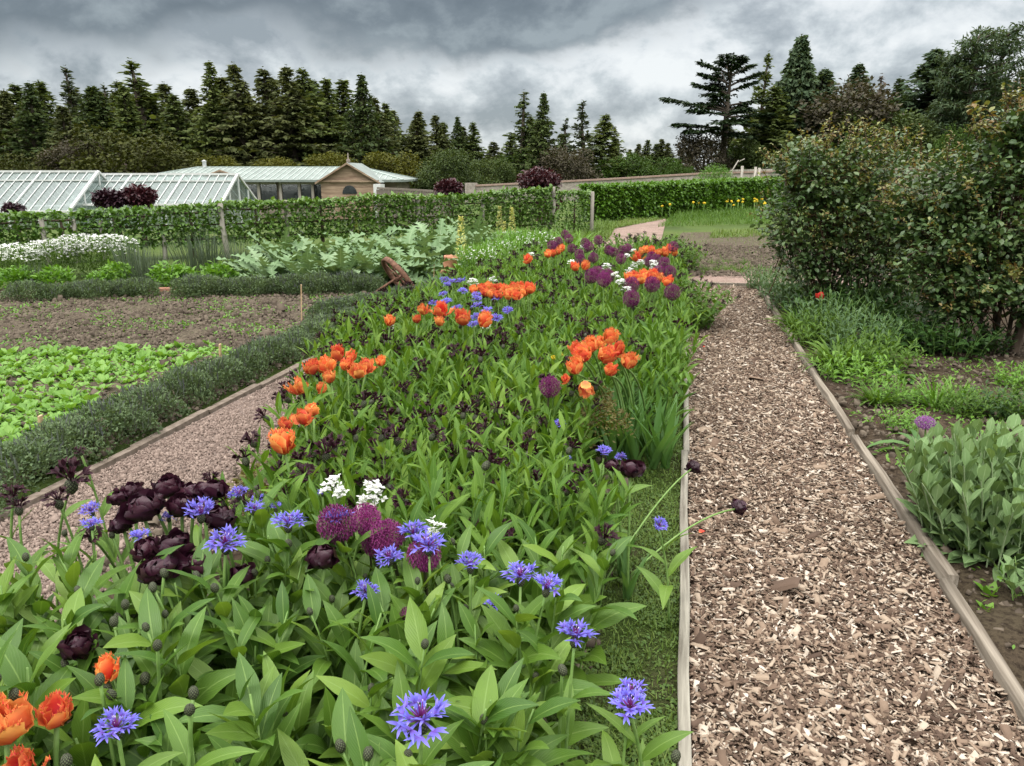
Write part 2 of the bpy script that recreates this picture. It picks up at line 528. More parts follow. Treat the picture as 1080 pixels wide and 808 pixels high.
def mesh_blue(seed, side=False):
    global rng
    rng = np.random.default_rng(seed)
    mb = MB()
    star_florets(mb, 11, .021, .0185, .0052, 0, inner=26, e=(8, 48) if not side else (25, 65))
    star_florets(mb, 5, .016, .015, .0046, 0, inner=0, e=(40, 68))
    return mb.mesh('florets', [M['blue'], M['magenta']])


def mesh_maroon(seed, simple=True):
    global rng
    rng = np.random.default_rng(seed)
    mb = MB()
    star_florets(mb, 11, .017, .013, .008, 0, inner=14, mi=0, e=(10, 75), lobes=4, simple=simple)
    mb_bud(mb, 1)
    return mb.mesh('flower_head', [M['maroon'], M['bud']])


def mesh_black_tulip(seed):
    global rng
    rng = np.random.default_rng(seed)
    mb = MB()
    for k, r, L, e, c in ((8, .010, .062, 12, -112), (8, .008, .058, 32, -112), (7, .007, .052, 50, -100), (6, .005, .044, 66, -70)):
        p, a = ring(k, r, 0, rng.random() * 6)
        leaves(mb, p, a, L * rng.uniform(.85, 1.1, k), rng.uniform(.040, .054, k), np.radians(e + rng.normal(0, 7, k)), np.radians(c + rng.normal(0, 14, k)), nseg=9,
               prof=P_petal, fold=.32, wave=.30, roll=rng.normal(0, .28, k), jag=.3)
    return mb.mesh('bloom', [M['black_tulip']])


def mesh_orange_tulip(seed, mat='orange_tulip', openness=0., fringe=True):
    global rng
    rng = np.random.default_rng(seed)
    mb = MB()
    for k, r, e, c in ((3, .006, 18 - openness * 12, -92 + openness * 30), (3, .005, 30 - openness * 10, -84 + openness * 22), (2, .004, 55, -50)):
        p, a = ring(k, r, 0, rng.random() * 6, .25)
        cen = leaves(mb, p, a, .074 * rng.uniform(.85, 1.12, k), rng.uniform(.046, .058, k), np.radians(e + rng.normal(0, 6, k)), np.radians(c + rng.normal(0, 12, k)), nseg=7,
                     prof=P_petal, fold=.40, wave=.22, roll=rng.normal(0, .2, k), jag=.38)
        if fringe:
            for kk in range(k):
                nn = 9
                pp = cen[kk, -1] + np.stack([-np.sin(a[kk]) * np.linspace(-.014, .014, nn), np.cos(a[kk]) * np.linspace(-.014, .014, nn), -np.abs(np.linspace(-.006, .006, nn))], 1)
                leaves(mb, pp, a[kk] + rng.normal(0, .8, nn), .012, .005, radians(70) + rng.normal(0, .4, nn), 0., nseg=1, prof=lambda t: 1 - .9 * t)
    return mb.mesh('bloom', [M[mat]])


def mesh_allium(seed, n=230, R=.045, mat='allium'):
    global rng
    rng = np.random.default_rng(seed)
    mb = MB()
    i = np.arange(n) + .5
    ph = np.arccos(1 - 2 * i / n); th = GA * i * 4.236
    d = np.stack([np.cos(th) * np.sin(ph), np.sin(th) * np.sin(ph), np.cos(ph)], 1)
    rr = R * rng.uniform(.82, 1.05, n)
    p = d * rr[:, None]
    az = np.arctan2(d[:, 1], d[:, 0]); el = np.arcsin(d[:, 2])
    for k in range(6):      # six narrow petals per starlet, opening round the outward direction
        o = k * pi / 3
        leaves(mb, p, az + 1.1 * np.cos(o) / np.maximum(.35, np.cos(el)) + rng.normal(0, .2, n), .0095, .0032, el + 1.1 * np.sin(o), 0., nseg=1, prof=lambda t: 1 - .75 * t, flat=True)
    leaves(mb, p * .25, az, rr * .8, .0012, el, 0., nseg=1, prof=lambda t: 1 + 0 * t, flat=True)
    return mb.mesh('flower_head', [M[mat]])


def mesh_white(seed, n=26, R=.032):
    global rng
    rng = np.random.default_rng(seed)
    mb = MB()
    p = rng.normal(0, 1, (n, 3)); p /= np.linalg.norm(p, axis=1)[:, None]
    p[:, 2] = np.abs(p[:, 2]) * 1.15 - .25
    p = p * R * rng.uniform(.6, 1.1, (n, 1))
    az0 = np.arctan2(p[:, 1], p[:, 0])
    for k in range(4):
        leaves(mb, p, az0 + k * pi / 2 + rng.normal(0, .15, n), .0115, .010, np.radians(rng.uniform(5, 50, n)), .5, nseg=2, prof=P_spoon, fold=.1)
    leaves(mb, p * 0 + np.array((0, 0, -R * 1.2)), az0, np.linalg.norm(p, axis=1) + R, .0015, radians(60), 0., nseg=1, prof=lambda t: 1 + 0 * t, flat=True, m=1)
    return mb.mesh('flower_head', [M['white_tip'], M['stem']])


BLUE = [mesh_blue(20 + i, i == 3) for i in range(4)]
BUD = mesh_bud()
MAROON = [mesh_maroon(40 + i) for i in range(4)]
BTULIP = [mesh_black_tulip(60 + i) for i in range(4)]
M['orange_red_tulip'] = petal_mat('orange_red_tulip_petal', [(0, (.6, .25, .05)), (.2, (.62, .06, .04)), (.7, (.74, .12, .045)), (1, (.82, .25, .08))], trans=.3, rough=.5, streak=(.52, .035, .05), edge=(.84, .34, .10))
OTULIP = [mesh_orange_tulip(70 + i, 'orange_red_tulip' if i % 2 else 'orange_tulip', o) for i, o in enumerate((0, .15, .3, .5))]
RTULIP = mesh_orange_tulip(79, 'red_tulip', 0., False)
ALLIUM = [mesh_allium(80 + i) for i in range(3)]
ALLIUM_PALE = mesh_allium(85, 120, .036, 'allium_pale')
WHITE = [mesh_white(90 + i) for i in range(3)]

# ------------------------------------------------------------------ stems and foliage


def stem_curve(h, lean, n=9):
    return bez((0, 0, 0), (lean[0] * .25, lean[1] * .25, h * .6), (lean[0], lean[1], h), n)


def stem_foliage(mb, crv, n, Lm, ratio=.23, t0=.08, t1=.92, e=(45, 75), c=(40, 85), nseg=6, prof=P_lance, m=0, wave=.10, fold=.22, taper=.55, rstart=None):
    i = np.arange(n)
    t = t0 + (t1 - t0) * (i + rng.random(n) * .6) / n
    pos = np.stack([np.interp(t, np.linspace(0, 1, len(crv)), crv[:, k]) for k in range(3)], 1)
    az = i * GA + (rng.random() * 6.28 if rstart is None else rstart) + rng.normal(0, .25, n)
    L = Lm * (1 - taper * t ** 1.5) * rng.uniform(.8, 1.15, n)
    leaves(mb, pos, az, L, L * ratio * rng.uniform(.85, 1.2, n), np.radians(rng.uniform(e[0], e[1], n)) * (.75 + .35 * t), np.radians(rng.uniform(c[0], c[1], n)) * (1.1 - .5 * t),
           nseg=nseg, prof=prof, fold=fold, wave=wave, roll=rng.normal(0, .25, n), m=m)


def make_knap_stem(seed, h, n=9, Lm=.225):
    """One hi-res knapweed stem: its bare stalk mesh, its leaves mesh and the position of its tip."""
    global rng
    rng = np.random.default_rng(seed)
    lean = rng.normal(0, .07, 2)
    crv = stem_curve(h, lean)
    a = MB(); tube(a, crv, [.0038, .0026], 6)
    b = MB(); stem_foliage(b, crv, n, Lm, ratio=.30, nseg=8, t0=.2, t1=.96, e=(38, 82), c=(20, 85), taper=.4)
    tg = crv[-1] - crv[-2]
    return a.mesh('stalk', [M['stem']]), b.mesh('foliage', [M['knap_leaf']]), crv[-1], tg / np.linalg.norm(tg), crv


KSTEM = [make_knap_stem(200 + i, h, n) for i, (h, n) in enumerate([(.60, 14), (.57, 13), (.54, 13), (.5, 12), (.46, 12), (.59, 13), (.44, 11), (.56, 13)])]


def tip_rot(tg, spin=0.):
    q = Vector((0, 0, 1)).rotation_difference(Vector(tg))
    return (q.to_matrix() @ Matrix.Rotation(spin, 3, 'Z')).to_euler()


def clump_mesh(seed, nst, h, spread, n, Lm, ratio=.23, nseg=4, leafm=None, stemm=None, name='foliage', prof=P_lance, e=(45, 75), c=(40, 85), lean=.12, t0=.1, wave=.1, taper=.55, hv=.18, sr=.003):
    """A many-stemmed clump of leaves on stalks in one mesh; also returns the stalk tips."""
    global rng
    rng = np.random.default_rng(seed)
    mb = MB(); tips = []
    for k in range(nst):
        a = k * GA; r = spread * math.sqrt((k + .5) / nst)
        base = np.array((r * cos(a), r * sin(a), 0.))
        hh = h * (1 - hv * (r / max(spread, 1e-6)) ** 2) * rng.uniform(.85, 1.1)
        ln = np.array((cos(a), sin(a))) * lean * (r / max(spread, 1e-6)) + rng.normal(0, .03, 2)
        crv = stem_curve(hh, ln, 6) + base
        tube(mb, crv, [sr, sr * .6], 4, m=1, cap=False)
        stem_foliage(mb, crv, n, Lm, ratio, t0=t0, t1=.95, nseg=nseg, prof=prof, e=e, c=c, wave=wave, taper=taper)
        tips.append((crv[-1], (crv[-1] - crv[-2]) / np.linalg.norm(crv[-1] - crv[-2])))
    return mb.mesh(name, [leafm, stemm or M['stem']]), tips


KMID = [clump_mesh(300 + i, 13, .55 + .04 * (i % 3), .16, 13, .185, .20, 5, M['knap_mid'], e=(45, 84), c=(25, 80), taper=.42, t0=.2) for i in range(6)]
KFAR = [clump_mesh(320 + i, 13, .56, .17, 12, .165, .20, 3, M['knap_mid'], e=(45, 84), c=(25, 80), taper=.42, t0=.2) for i in range(4)]


def basal(seed, n, L, ratio, leafm, e=(30, 80), c=(40, 110), nseg=5, prof=P_strap, spread=.03, name='foliage', fold=.3, wave=0., jag=0., lv=.3, flat=False):
    global rng
    rng = np.random.default_rng(seed)
    mb = MB()
    a = np.arange(n) * GA + rng.normal(0, .3, n)
    r = spread * np.sqrt(rng.random(n))
    ll = L * rng.uniform(1 - lv, 1 + lv * .5, n)
    leaves(mb, np.stack([r * np.cos(a), r * np.sin(a), 0 * r], 1), a, ll, ll * ratio, np.radians(rng.uniform(e[0], e[1], n)), np.radians(rng.uniform(c[0], c[1], n)),
           nseg=nseg, prof=prof, fold=fold, wave=wave, roll=rng.normal(0, .2, n), jag=jag, flat=flat)
    return mb.mesh(name, [leafm])


LETTUCE = [basal(400 + i, 15 + i % 3, .125, .42, M['lettuce'], e=(25, 75), c=(10, 70), nseg=4, prof=P_spoon, spread=.02, wave=.25, fold=.25) for i in range(5)]
TUFT = [basal(410 + i, 60, .22, .035, M['green'], e=(45, 88), c=(20, 80), nseg=3, spread=.07, flat=True) for i in range(2)]
BTUFT = [basal(415 + i, 46, .3, .06, M['bright'], e=(45, 85), c=(30, 100), nseg=4, spread=.07) for i in range(2)]
TLEAF = [basal(420 + i, 5, .26, .13, M['tulip_leaf'], e=(68, 88), c=(5, 40), nseg=6, spread=.012, fold=.4, wave=.08, name='leaf') for i in range(3)]


def P_cardoon(t):
    return (.2 + .8 * np.sin(pi * (.1 + .85 * t))) * (.24 + .76 * (np.arange(len(t)) % 2)) * np.where(t < .15, .5, 1) * np.where(t > .99, .05, 1)


CARDOON = [basal(430 + i, 52, .74, .30, M['cardoon'], e=(28, 88), c=(40, 130), nseg=20, prof=P_cardoon, spread=.16, wave=.35, fold=.35, lv=.4) for i in range(4)]
CARDOON = [CARDOON[i % 4] for i in range(4)]


def mesh_mound(seed, R, hgt, n, Ll, ratio, leafm, spikes=0, spikem=None, prof=P_oval, name='foliage', up=.6):
    """Dense low mound of small upright leafy shoots."""
    global rng
    rng = np.random.default_rng(seed)
    mb = MB()
    ph = rng.random(n) * 2 * pi; rr = R * np.sqrt(rng.random(n)) * (1 + .18 * np.sin(3 * ph + seed))
    z = hgt * np.sqrt(np.clip(1 - (rr / R / 1.18) ** 2, 0, 1)) * (rng.random(n) ** .45) * (.8 + .4 * vnoise(rr * np.cos(ph), rr * np.sin(ph), .09))
    p = np.stack([rr * np.cos(ph), rr * np.sin(ph), z], 1)
    leaves(mb, p, ph + rng.normal(0, 1.1, n), Ll * rng.uniform(.6, 1.3, n), Ll * ratio, rng.normal(up, .5, n), rng.uniform(0, .8, n), nseg=2, prof=prof, fold=.25, roll=rng.normal(0, .5, n))
    if spikes:
        ph = rng.random(spikes) * 2 * pi; rr = R * np.sqrt(rng.random(spikes))
        z = hgt * np.sqrt(np.clip(1 - (rr / R / 1.15) ** 2, 0, 1)) * .85
        leaves(mb, np.stack([rr * np.cos(ph), rr * np.sin(ph), z], 1), ph, Ll * rng.uniform(2, 3.6, spikes), Ll * .35, rng.normal(1.35, .2, spikes), rng.normal(.1, .2, spikes), nseg=4, prof=P_oval, fold=.6, m=1, jag=.7)
    return mb.mesh(name, [leafm, spikem or leafm])


CATMINT = [mesh_mound(440 + i, .29, .27, 3000, .027, .55, M['catmint'], 110, M['catmint_spike'], up=.9) for i in range(4)]


def rand_unit(n):
    p = rng.normal(0, 1, (n, 3))
    return p / np.linalg.norm(p, axis=1)[:, None]


def leaf_cloud(mb, lobes, n, Ll, ratio, m=0, nseg=2, inner=.55, prof=P_oval, droop=(.2, 1.2), up=0.2):
    """Leaves spread through the outer volume of several lobes (cx,cy,cz,rx,ry,rz)."""
    lobes = np.asarray(lobes, float)
    vol = (lobes[:, 3] * lobes[:, 4] + lobes[:, 4] * lobes[:, 5] + lobes[:, 3] * lobes[:, 5])
    k = rng.choice(len(lobes), n, p=vol / vol.sum())
    d = rand_unit(n)
    r = inner + (1 - inner) * rng.random(n) ** .6
    r *= rng.uniform(.85, 1.12, n)
    p = lobes[k, :3] + d * lobes[k, 3:] * r[:, None]
    az = np.arctan2(d[:, 1], d[:, 0]) + rng.normal(0, .8, n)
    L = Ll * rng.uniform(.65, 1.25, n)
    leaves(mb, p, az, L, L * ratio, rng.normal(up, .5, n) + .4 * d[:, 2], rng.uniform(droop[0], droop[1], n), nseg=nseg, prof=prof, fold=.2, roll=rng.normal(0, .5, n), m=m)
    return p, d


def mesh_lobed(seed, lobes, n, Ll, ratio, leafm, name='foliage', **kw):
    global rng
    rng = np.random.default_rng(seed)
    mb = MB()
    leaf_cloud(mb, lobes, n, Ll, ratio, **kw)
    return mb.mesh(name, [leafm])

# ------------------------------------------------------------------ sky and light


def build_world():
    w = bpy.data.worlds.new('World')
    scene.world = w
    w.use_nodes = True
    nt = w.node_tree
    nt.nodes.clear()
    out = nt.nodes.new('ShaderNodeOutputWorld')
    tc = nt.nodes.new('ShaderNodeTexCoord')
    sp = nt.nodes.new('ShaderNodeSeparateXYZ'); nt.links.new(tc.outputs['Generated'], sp.inputs[0])
    x, y, z = sp.outputs
    # direction projected on a cloud layer: clouds shrink towards the horizon
    zc = math_n(nt, 'ADD', math_n(nt, 'MAXIMUM', z, 0.0), .6)
    cb = nt.nodes.new('ShaderNodeCombineXYZ')
    nt.links.new(math_n(nt, 'DIVIDE', x, zc), cb.inputs[0]); nt.links.new(math_n(nt, 'DIVIDE', y, zc), cb.inputs[1])
    mp = nt.nodes.new('ShaderNodeMapping'); mp.inputs['Location'].default_value = (SKY_OFF[0], SKY_OFF[1], 0)
    nt.links.new(cb.outputs[0], mp.inputs[0])
    n1 = N(nt, 'ShaderNodeTexNoise', _Scale=5.2, _Detail=12., _Roughness=.6, _Distortion=.12); nt.links.new(mp.outputs[0], n1.inputs['Vector'])
    n2 = N(nt, 'ShaderNodeTexNoise', _Scale=2.3, _Detail=4., _Roughness=.5, _Distortion=.1); nt.links.new(mp.outputs[0], n2.inputs['Vector'])
    az = math_n(nt, 'ARCTAN2', x, y)
    el = math_n(nt, 'ARCSINE', z)
    # dark deck of cloud over the upper sky, lower on the left, thinning to the right
    bound = math_n(nt, 'ADD', .120, math_n(nt, 'MULTIPLY', math_n(nt, 'ADD', az, .8), .035))
    bound = math_n(nt, 'ADD', bound, math_n(nt, 'MULTIPLY', math_n(nt, 'MAXIMUM', math_n(nt, 'ADD', az, .25), 0.), .16))
    deck = math_n(nt, 'MULTIPLY', math_n(nt, 'SUBTRACT', el, bound), 14.)
    deck = math_n(nt, 'ADD', deck, math_n(nt, 'MULTIPLY', math_n(nt, 'SUBTRACT', n2.outputs[0], .5), 2.4))
    deck = math_n(nt, 'ADD', deck, math_n(nt, 'MULTIPLY', math_n(nt, 'SUBTRACT', n1.outputs[0], .5), 2.4))
    dsm = N(nt, 'ShaderNodeMapRange', interpolation_type='SMOOTHSTEP'); nt.links.new(deck, dsm.inputs[0])
    dsm.inputs[1].default_value = -.25; dsm.inputs[2].default_value = .38
    mixn = math_n(nt, 'ADD', math_n(nt, 'MULTIPLY', n1.outputs[0], .8), math_n(nt, 'MULTIPLY', n2.outputs[0], .2))
    mixn = math_n(nt, 'ADD', mixn, math_n(nt, 'MULTIPLY', math_n(nt, 'ADD', az, .2), .055))
    fine = ramp(nt, mixn, [(.38, (.25, .285, .31)), (.445, (.37, .405, .43)), (.49, (.49, .53, .55)), (.53, (.62, .65, .665)), (.58, (.71, .735, .74))])
    dark = ramp(nt, n1.outputs[0], [(.38, (.098, .120, .136)), (.52, (.15, .178, .198)), (.64, (.26, .30, .32))])
    cloud = mixc(nt, dsm.outputs[0], fine, dark)
    sky = nt.nodes.new('ShaderNodeTexSky'); sky.sky_type = 'NISHITA'; sky.sun_disc = False
    sky.sun_elevation = SUN_EL; sky.sun_rotation = SUN_ROT
    skyc = mixc(nt, 1.0, sky.outputs[0], (.10, .10, .10), 'MULTIPLY')
    tot = mixc(nt, .9, skyc, cloud)
    # an overcast dome is brighter overhead than at the horizon
    zb = N(nt, 'ShaderNodeMapRange', interpolation_type='SMOOTHSTEP'); nt.links.new(z, zb.inputs[0])
    zb.inputs[1].default_value = .24; zb.inputs[2].default_value = .75
    over = mixc(nt, zb.outputs[0], tot, ZENITH)
    bg = nt.nodes.new('ShaderNodeBackground'); bg.inputs[1].default_value = 1.0
    nt.links.new(over, bg.inputs[0]); nt.links.new(bg.outputs[0], out.inputs[0])


SUN_EL = radians(58)
SUN_ROT = radians(200)
SKY_OFF = (31.7, 12.3)
ZENITH = (2.95, 2.92, 2.85)
build_world()
sd = bpy.data.lights.new('sun', 'SUN')
sd.energy = 1.5
sd.angle = radians(14)
sd.color = (1.0, .96, .9)
sun = bpy.data.objects.new('sun', sd)
COL.objects.link(sun)
# sun high, behind the camera's left shoulder
sdir = Vector((sin(SUN_ROT) * cos(SUN_EL), cos(SUN_ROT) * cos(SUN_EL), sin(SUN_EL)))
sun.rotation_euler = sdir.to_track_quat('Z', 'Y').to_euler()
scene.view_settings.view_transform = 'Standard'
scene.view_settings.look = 'None'
scene.view_settings.exposure = 0.40
scene.view_settings.gamma = 1.0
scene.render.engine = 'CYCLES'
scene.cycles.use_denoising = True
scene.cycles.max_bounces = 6
scene.cycles.diffuse_bounces = 3
scene.cycles.transparent_max_bounces = 12
scene.cycles.use_adaptive_sampling = True
scene.cycles.adaptive_threshold = .02

# ------------------------------------------------------------------ ground


def ground_z(p):
    """The garden is level; beyond it the land drops about two metres."""
    p = np.asarray(p, float)
    f = p @ CF if p.shape[-1] == 3 else p @ CF[:2]
    s = p @ CR if p.shape[-1] == 3 else p @ CR[:2]
    f0 = np.where(s < -2.5, 23., 47.)
    u = np.clip((f - f0) / 9, 0, 1)
    return -1.9 * u * u * (3 - 2 * u)


def struct(name, mb, mats, smooth=False, kind='structure', label=None):
    o = link(name, mb.mesh(name, mats, smooth))
    o['kind'] = kind
    if label: o['label'] = label
    return o


def grass_ground():
    m, nt, out = new_mat('rough_grass_ground')
    n1 = noise(nt, .35, 6); n2 = noise(nt, 9, 6)
    c = ramp(nt, n1, [(.3, (.045, .07, .018)), (.5, (.07, .11, .022)), (.7, (.10, .12, .035))])
    c = mixc(nt, math_n(nt, 'MULTIPLY', n2, .6), c, (.03, .04, .014))
    principled(nt, out, c, .9, .1, bump=n2, bstr=.6, bdist=.04)
    return m


def soil_mat(name, c1, c2, c3, sc=1.):
    m, nt, out = new_mat(name)
    n1 = noise(nt, 1.1 * sc, 5); n2 = noise(nt, 34 * sc, 8, rough=.7); n3 = noise(nt, 7 * sc, 6)
    c = mixc(nt, ramp(nt, n3, [(.35, (0, 0, 0)), (.65, (1, 1, 1))]), c1, c2)
    c = mixc(nt, ramp(nt, n1, [(.4, (0, 0, 0)), (.62, (1, 1, 1))]), c, c3)
    c = mixc(nt, ramp(nt, n2, [(.36, (1, 1, 1)), (.55, (0, 0, 0))]), c, tuple(.4 * x for x in c1))
    principled(nt, out, c, .95, .08, bump=n2, bstr=.9, bdist=.03)
    return m


def gravel_mat(name, a, b, c):
    m, nt, out = new_mat(name)
    tc = nt.nodes.new('ShaderNodeTexCoord')
    v = N(nt, 'ShaderNodeTexVoronoi', _Scale=75.); nt.links.new(tc.outputs['Object'], v.inputs['Vector'])
    sp = nt.nodes.new('ShaderNodeSeparateXYZ'); nt.links.new(v.outputs['Color'], sp.inputs[0])
    col = ramp(nt, sp.outputs[0], [(.0, a), (.5, b), (1, c)])
    n1 = noise(nt, 1.5, 5)
    col = mixc(nt, ramp(nt, n1, [(.45, (0, 0, 0)), (.7, (.6, .6, .6))]), col, (.12, .10, .065))
    col = mixc(nt, math_n(nt, 'MULTIPLY', v.outputs['Distance'], .7, clamp=True), col, tuple(.25 * x for x in a))
    principled(nt, out, col, .9, .15, bump=math_n(nt, 'SUBTRACT', 1., v.outputs['Distance']), bstr=.8, bdist=.012)
    return m


M['ground'] = grass_ground()
M['soil'] = soil_mat('dark_soil', (.055, .038, .027), (.085, .06, .042), (.07, .055, .035))
M['soil_dry'] = soil_mat('dry_soil', (.090, .070, .050), (.125, .102, .076), (.115, .10, .065))
M['gravel'] = gravel_mat('pink_gravel', (.15, .105, .085), (.22, .165, .14), (.31, .25, .22))
M['gravel_far'] = gravel_mat('pink_path_gravel', (.27, .175, .14), (.34, .24, .20), (.42, .33, .28))
M['strip'] = soil_mat('mossy_soil', (.05, .078, .018), (.065, .105, .02), (.07, .068, .032), 2.)
M['chip_base'] = soil_mat('bark_mulch_base', (.075, .05, .036), (.11, .075, .055), (.09, .065, .047), 2.)


def chip_mat():
    m, nt, out = new_mat('wood_chip')
    geo = nt.nodes.new('ShaderNodeNewGeometry')
    col = ramp(nt, geo.outputs['Random Per Island'], [(0, (.060, .039, .029)), (.22, (.105, .071, .052)), (.42, (.17, .118, .085)), (.60, (.255, .187, .136)), (.78, (.355, .28, .21)), (.92, (.47, .395, .315)), (1, (.60, .53, .45))])
    nz = noise(nt, 60, 4)
    col = mixc(nt, math_n(nt, 'MULTIPLY', nz, .5), col, (.07, .045, .03))
    principled(nt, out, col, .85, .15, bump=nz, bstr=.3, bdist=.003)
    return m


M['chip'] = chip_mat()
M['stone_bit'] = plain_mat('gravel_stone', (.12, .085, .07), (.28, .215, .18), 10, .85, .2, .2, island=.85)
M['clod'] = plain_mat('soil_clod', (.055, .043, .033), (.145, .118, .09), 10, .95, .05, .6, island=.7)
M['board'] = plain_mat('weathered_board', (.085, .068, .052), (.27, .235, .19), 55, .95, .08, .9, .006, stretch=(1, .035, .6))
M['board_pale'] = plain_mat('bleached_board', (.11, .098, .08), (.32, .30, .25), 45, .95, .08, .9, .006, stretch=(1, .05, .6))
M['edging'] = plain_mat('edging_stone', (.10, .08, .062), (.21, .17, .14), 22, .9, .1, .6, .006)
M['post'] = plain_mat('grey_post_wood', (.18, .165, .14), (.42, .39, .34), 16, .9, .1, .5, .006, stretch=(1, 1, .08))

# one big sheet to the horizon
mb = MB()
th = np.linspace(0, 2 * pi, 97)
rr = np.concatenate([[0.01], np.linspace(3, 70, 48), np.geomspace(80, 1500, 14)])
Rg, Tg = np.meshgrid(rr, th, indexing='ij')
X, Y = Rg * np.cos(Tg), Rg * np.sin(Tg)
P2 = np.stack([X, Y], 2)
Z = ground_z(P2) - .02 + np.where(Rg > 30, .25 * (vnoise(X, Y, 14) - .5), 0)
nth = len(th)
mb.add(np.stack([X, Y, Z], 2).reshape(-1, 3), q=[(i * nth + j, (i + 1) * nth + j, (i + 1) * nth + j + 1, i * nth + j + 1) for i in range(len(rr) - 1) for j in range(nth - 1)])
struct('ground', mb, M['ground'], True)


def poly_sheet(name, pts, z, mat, cell=.25, amp=0., sc=.3, kind='structure', label=None):
    """A convex-ish quad patch of ground given by four corners, subdivided and gently uneven."""
    a, b, c, d = (np.asarray(p, float)[:2] for p in pts)
    nu = max(2, int(np.linalg.norm(b - a) / cell)); nv = max(2, int(np.linalg.norm(d - a) / cell))
    u, v = np.meshgrid(np.linspace(0, 1, nu + 1), np.linspace(0, 1, nv + 1), indexing='ij')
    u = u[..., None]; v = v[..., None]
    p = (1 - u) * (1 - v) * a + u * (1 - v) * b + u * v * c + (1 - u) * v * d
    zz = z + amp * (vnoise(p[..., 0], p[..., 1], sc) + .5 * vnoise(p[..., 0], p[..., 1], sc * .37) + .25 * vnoise(p[..., 0], p[..., 1], sc * .15) - .9) + np.minimum(0, ground_z(p))
    mb = MB()
    k = nv + 1
    mb.add(np.concatenate([p, zz[..., None]], 2).reshape(-1, 3), q=[(i * k + j, (i + 1) * k + j, (i + 1) * k + j + 1, i * k + j + 1) for i in range(nu) for j in range(nv)])
    return struct(name, mb, mat, True, kind, label)


poly_sheet('flower_bed_soil', [(-1.95, .2), (-.47, .2), (-.3, 12.6), (-2.75, 12.6)], .030, M['soil'], .12, .05)
poly_sheet('wood_chip_path', [(.08, -.6), (1.10, -.6), (1.10, 11.55), (.08, 11.55)], .006, M['chip_base'], .1, .03)
poly_sheet('gravel_path', [(-3.08, -.5), (-1.5, -.5), (-2.1, 12.6), (-3.08, 12.6)], .002, M['gravel'], .2, .015)
poly_sheet('grass_strip', [(-.62, .2), (.075, .2), (.075, 11.5), (-.62, 11.5)], .012, M['strip'], .1, .03)
poly_sheet('cross_path', [(-2.3, 11.65), (6.5, 12.4), (6.5, 13.9), (-2.4, 13.3)], .004, M['gravel_far'], .4, .01)
poly_sheet('border_soil', [(1.13, -.6), (8, -.6), (8, 11.9), (1.15, 11.5)], .02, M['soil'], .12, .06)
poly_sheet('vegetable_soil', [(-3.2, -.5), (-14, -.5), at(-300, 318), at(430, 312)], .012, M['soil_dry'], .12, .08)
poly_sheet('far_path', [at(570, 288), at(690, 284), at(703, 231), at(655, 233)], .006, M['gravel_far'], .4)
poly_sheet('left_lawn', [at(-150, 312), at(32, 302), at(60, 293), at(-150, 297)], .02, M['moss'] if False else M['ground'], .3, .02)
poly_sheet('far_plot_soil', [at(690, 281), at(815, 277), at(835, 243), at(720, 245)], .005, M['soil_dry'], .25, .06)

# ------------------------------------------------------------------ loose ground cover (nobody could count it)


def blades(name, n, xr, yr, L, ratio, mat, label, dens=None, e=(40, 90), z=.02, nseg=2, prof=P_strap):
    x = rng.uniform(*xr, n); y = yr[0] + (yr[1] - yr[0]) * rng.random(n) ** 1.5
    if dens is not None:
        k = rng.random(n) < dens(x, y); x, y = x[k], y[k]
    K = len(x)
    mb = MB()
    ll = L * rng.uniform(.5, 1.3, K)
    leaves(mb, np.stack([x, y, np.full(K, z)], 1), rng.random(K) * 6.28, ll, ll * ratio, np.radians(rng.uniform(*e, K)), rng.uniform(.1, 1.2, K), nseg=nseg, prof=prof, flat=True)
    return struct(name, mb, mat, True, 'stuff', label)


patch = lambda x, y: .28 + .9 * np.clip((vnoise(x, y, .16) - .30) * 6, 0, 1)
blades('grass', 60000, (-.6, .075), (.9, 9), .032, .10, M['grass'], 'short mossy grass between the flower bed and the pale board', patch)
blades('clover', 34000, (-.58, .07), (.9, 8), .013, .8, M['moss'], 'tiny clover and moss leaves in the grass strip', patch, e=(0, 60), z=.03, prof=P_oval)
blades('weeds', 9000, (1.18, 2.6), (1.5, 9), .03, .55, M['bright'], 'small green weeds covering the border soil beside the right board',
       lambda x, y: (vnoise(x, y, .35) > .5) * np.clip(1.5 - (x - 1.1) * .6, .1, 1) * np.clip((y - 2.6) * .7, .06, 1), e=(10, 70), prof=P_oval, z=.04)
blades('lawn_grass', 2500, (-11.5, -8.3), (8.7, 11.2), .05, .2, M['bright'], 'strip of lawn at the far left', lambda x, y: 0 * x + (np.abs(y - (11.2 + (x + 8.2) * .62)) < .3))


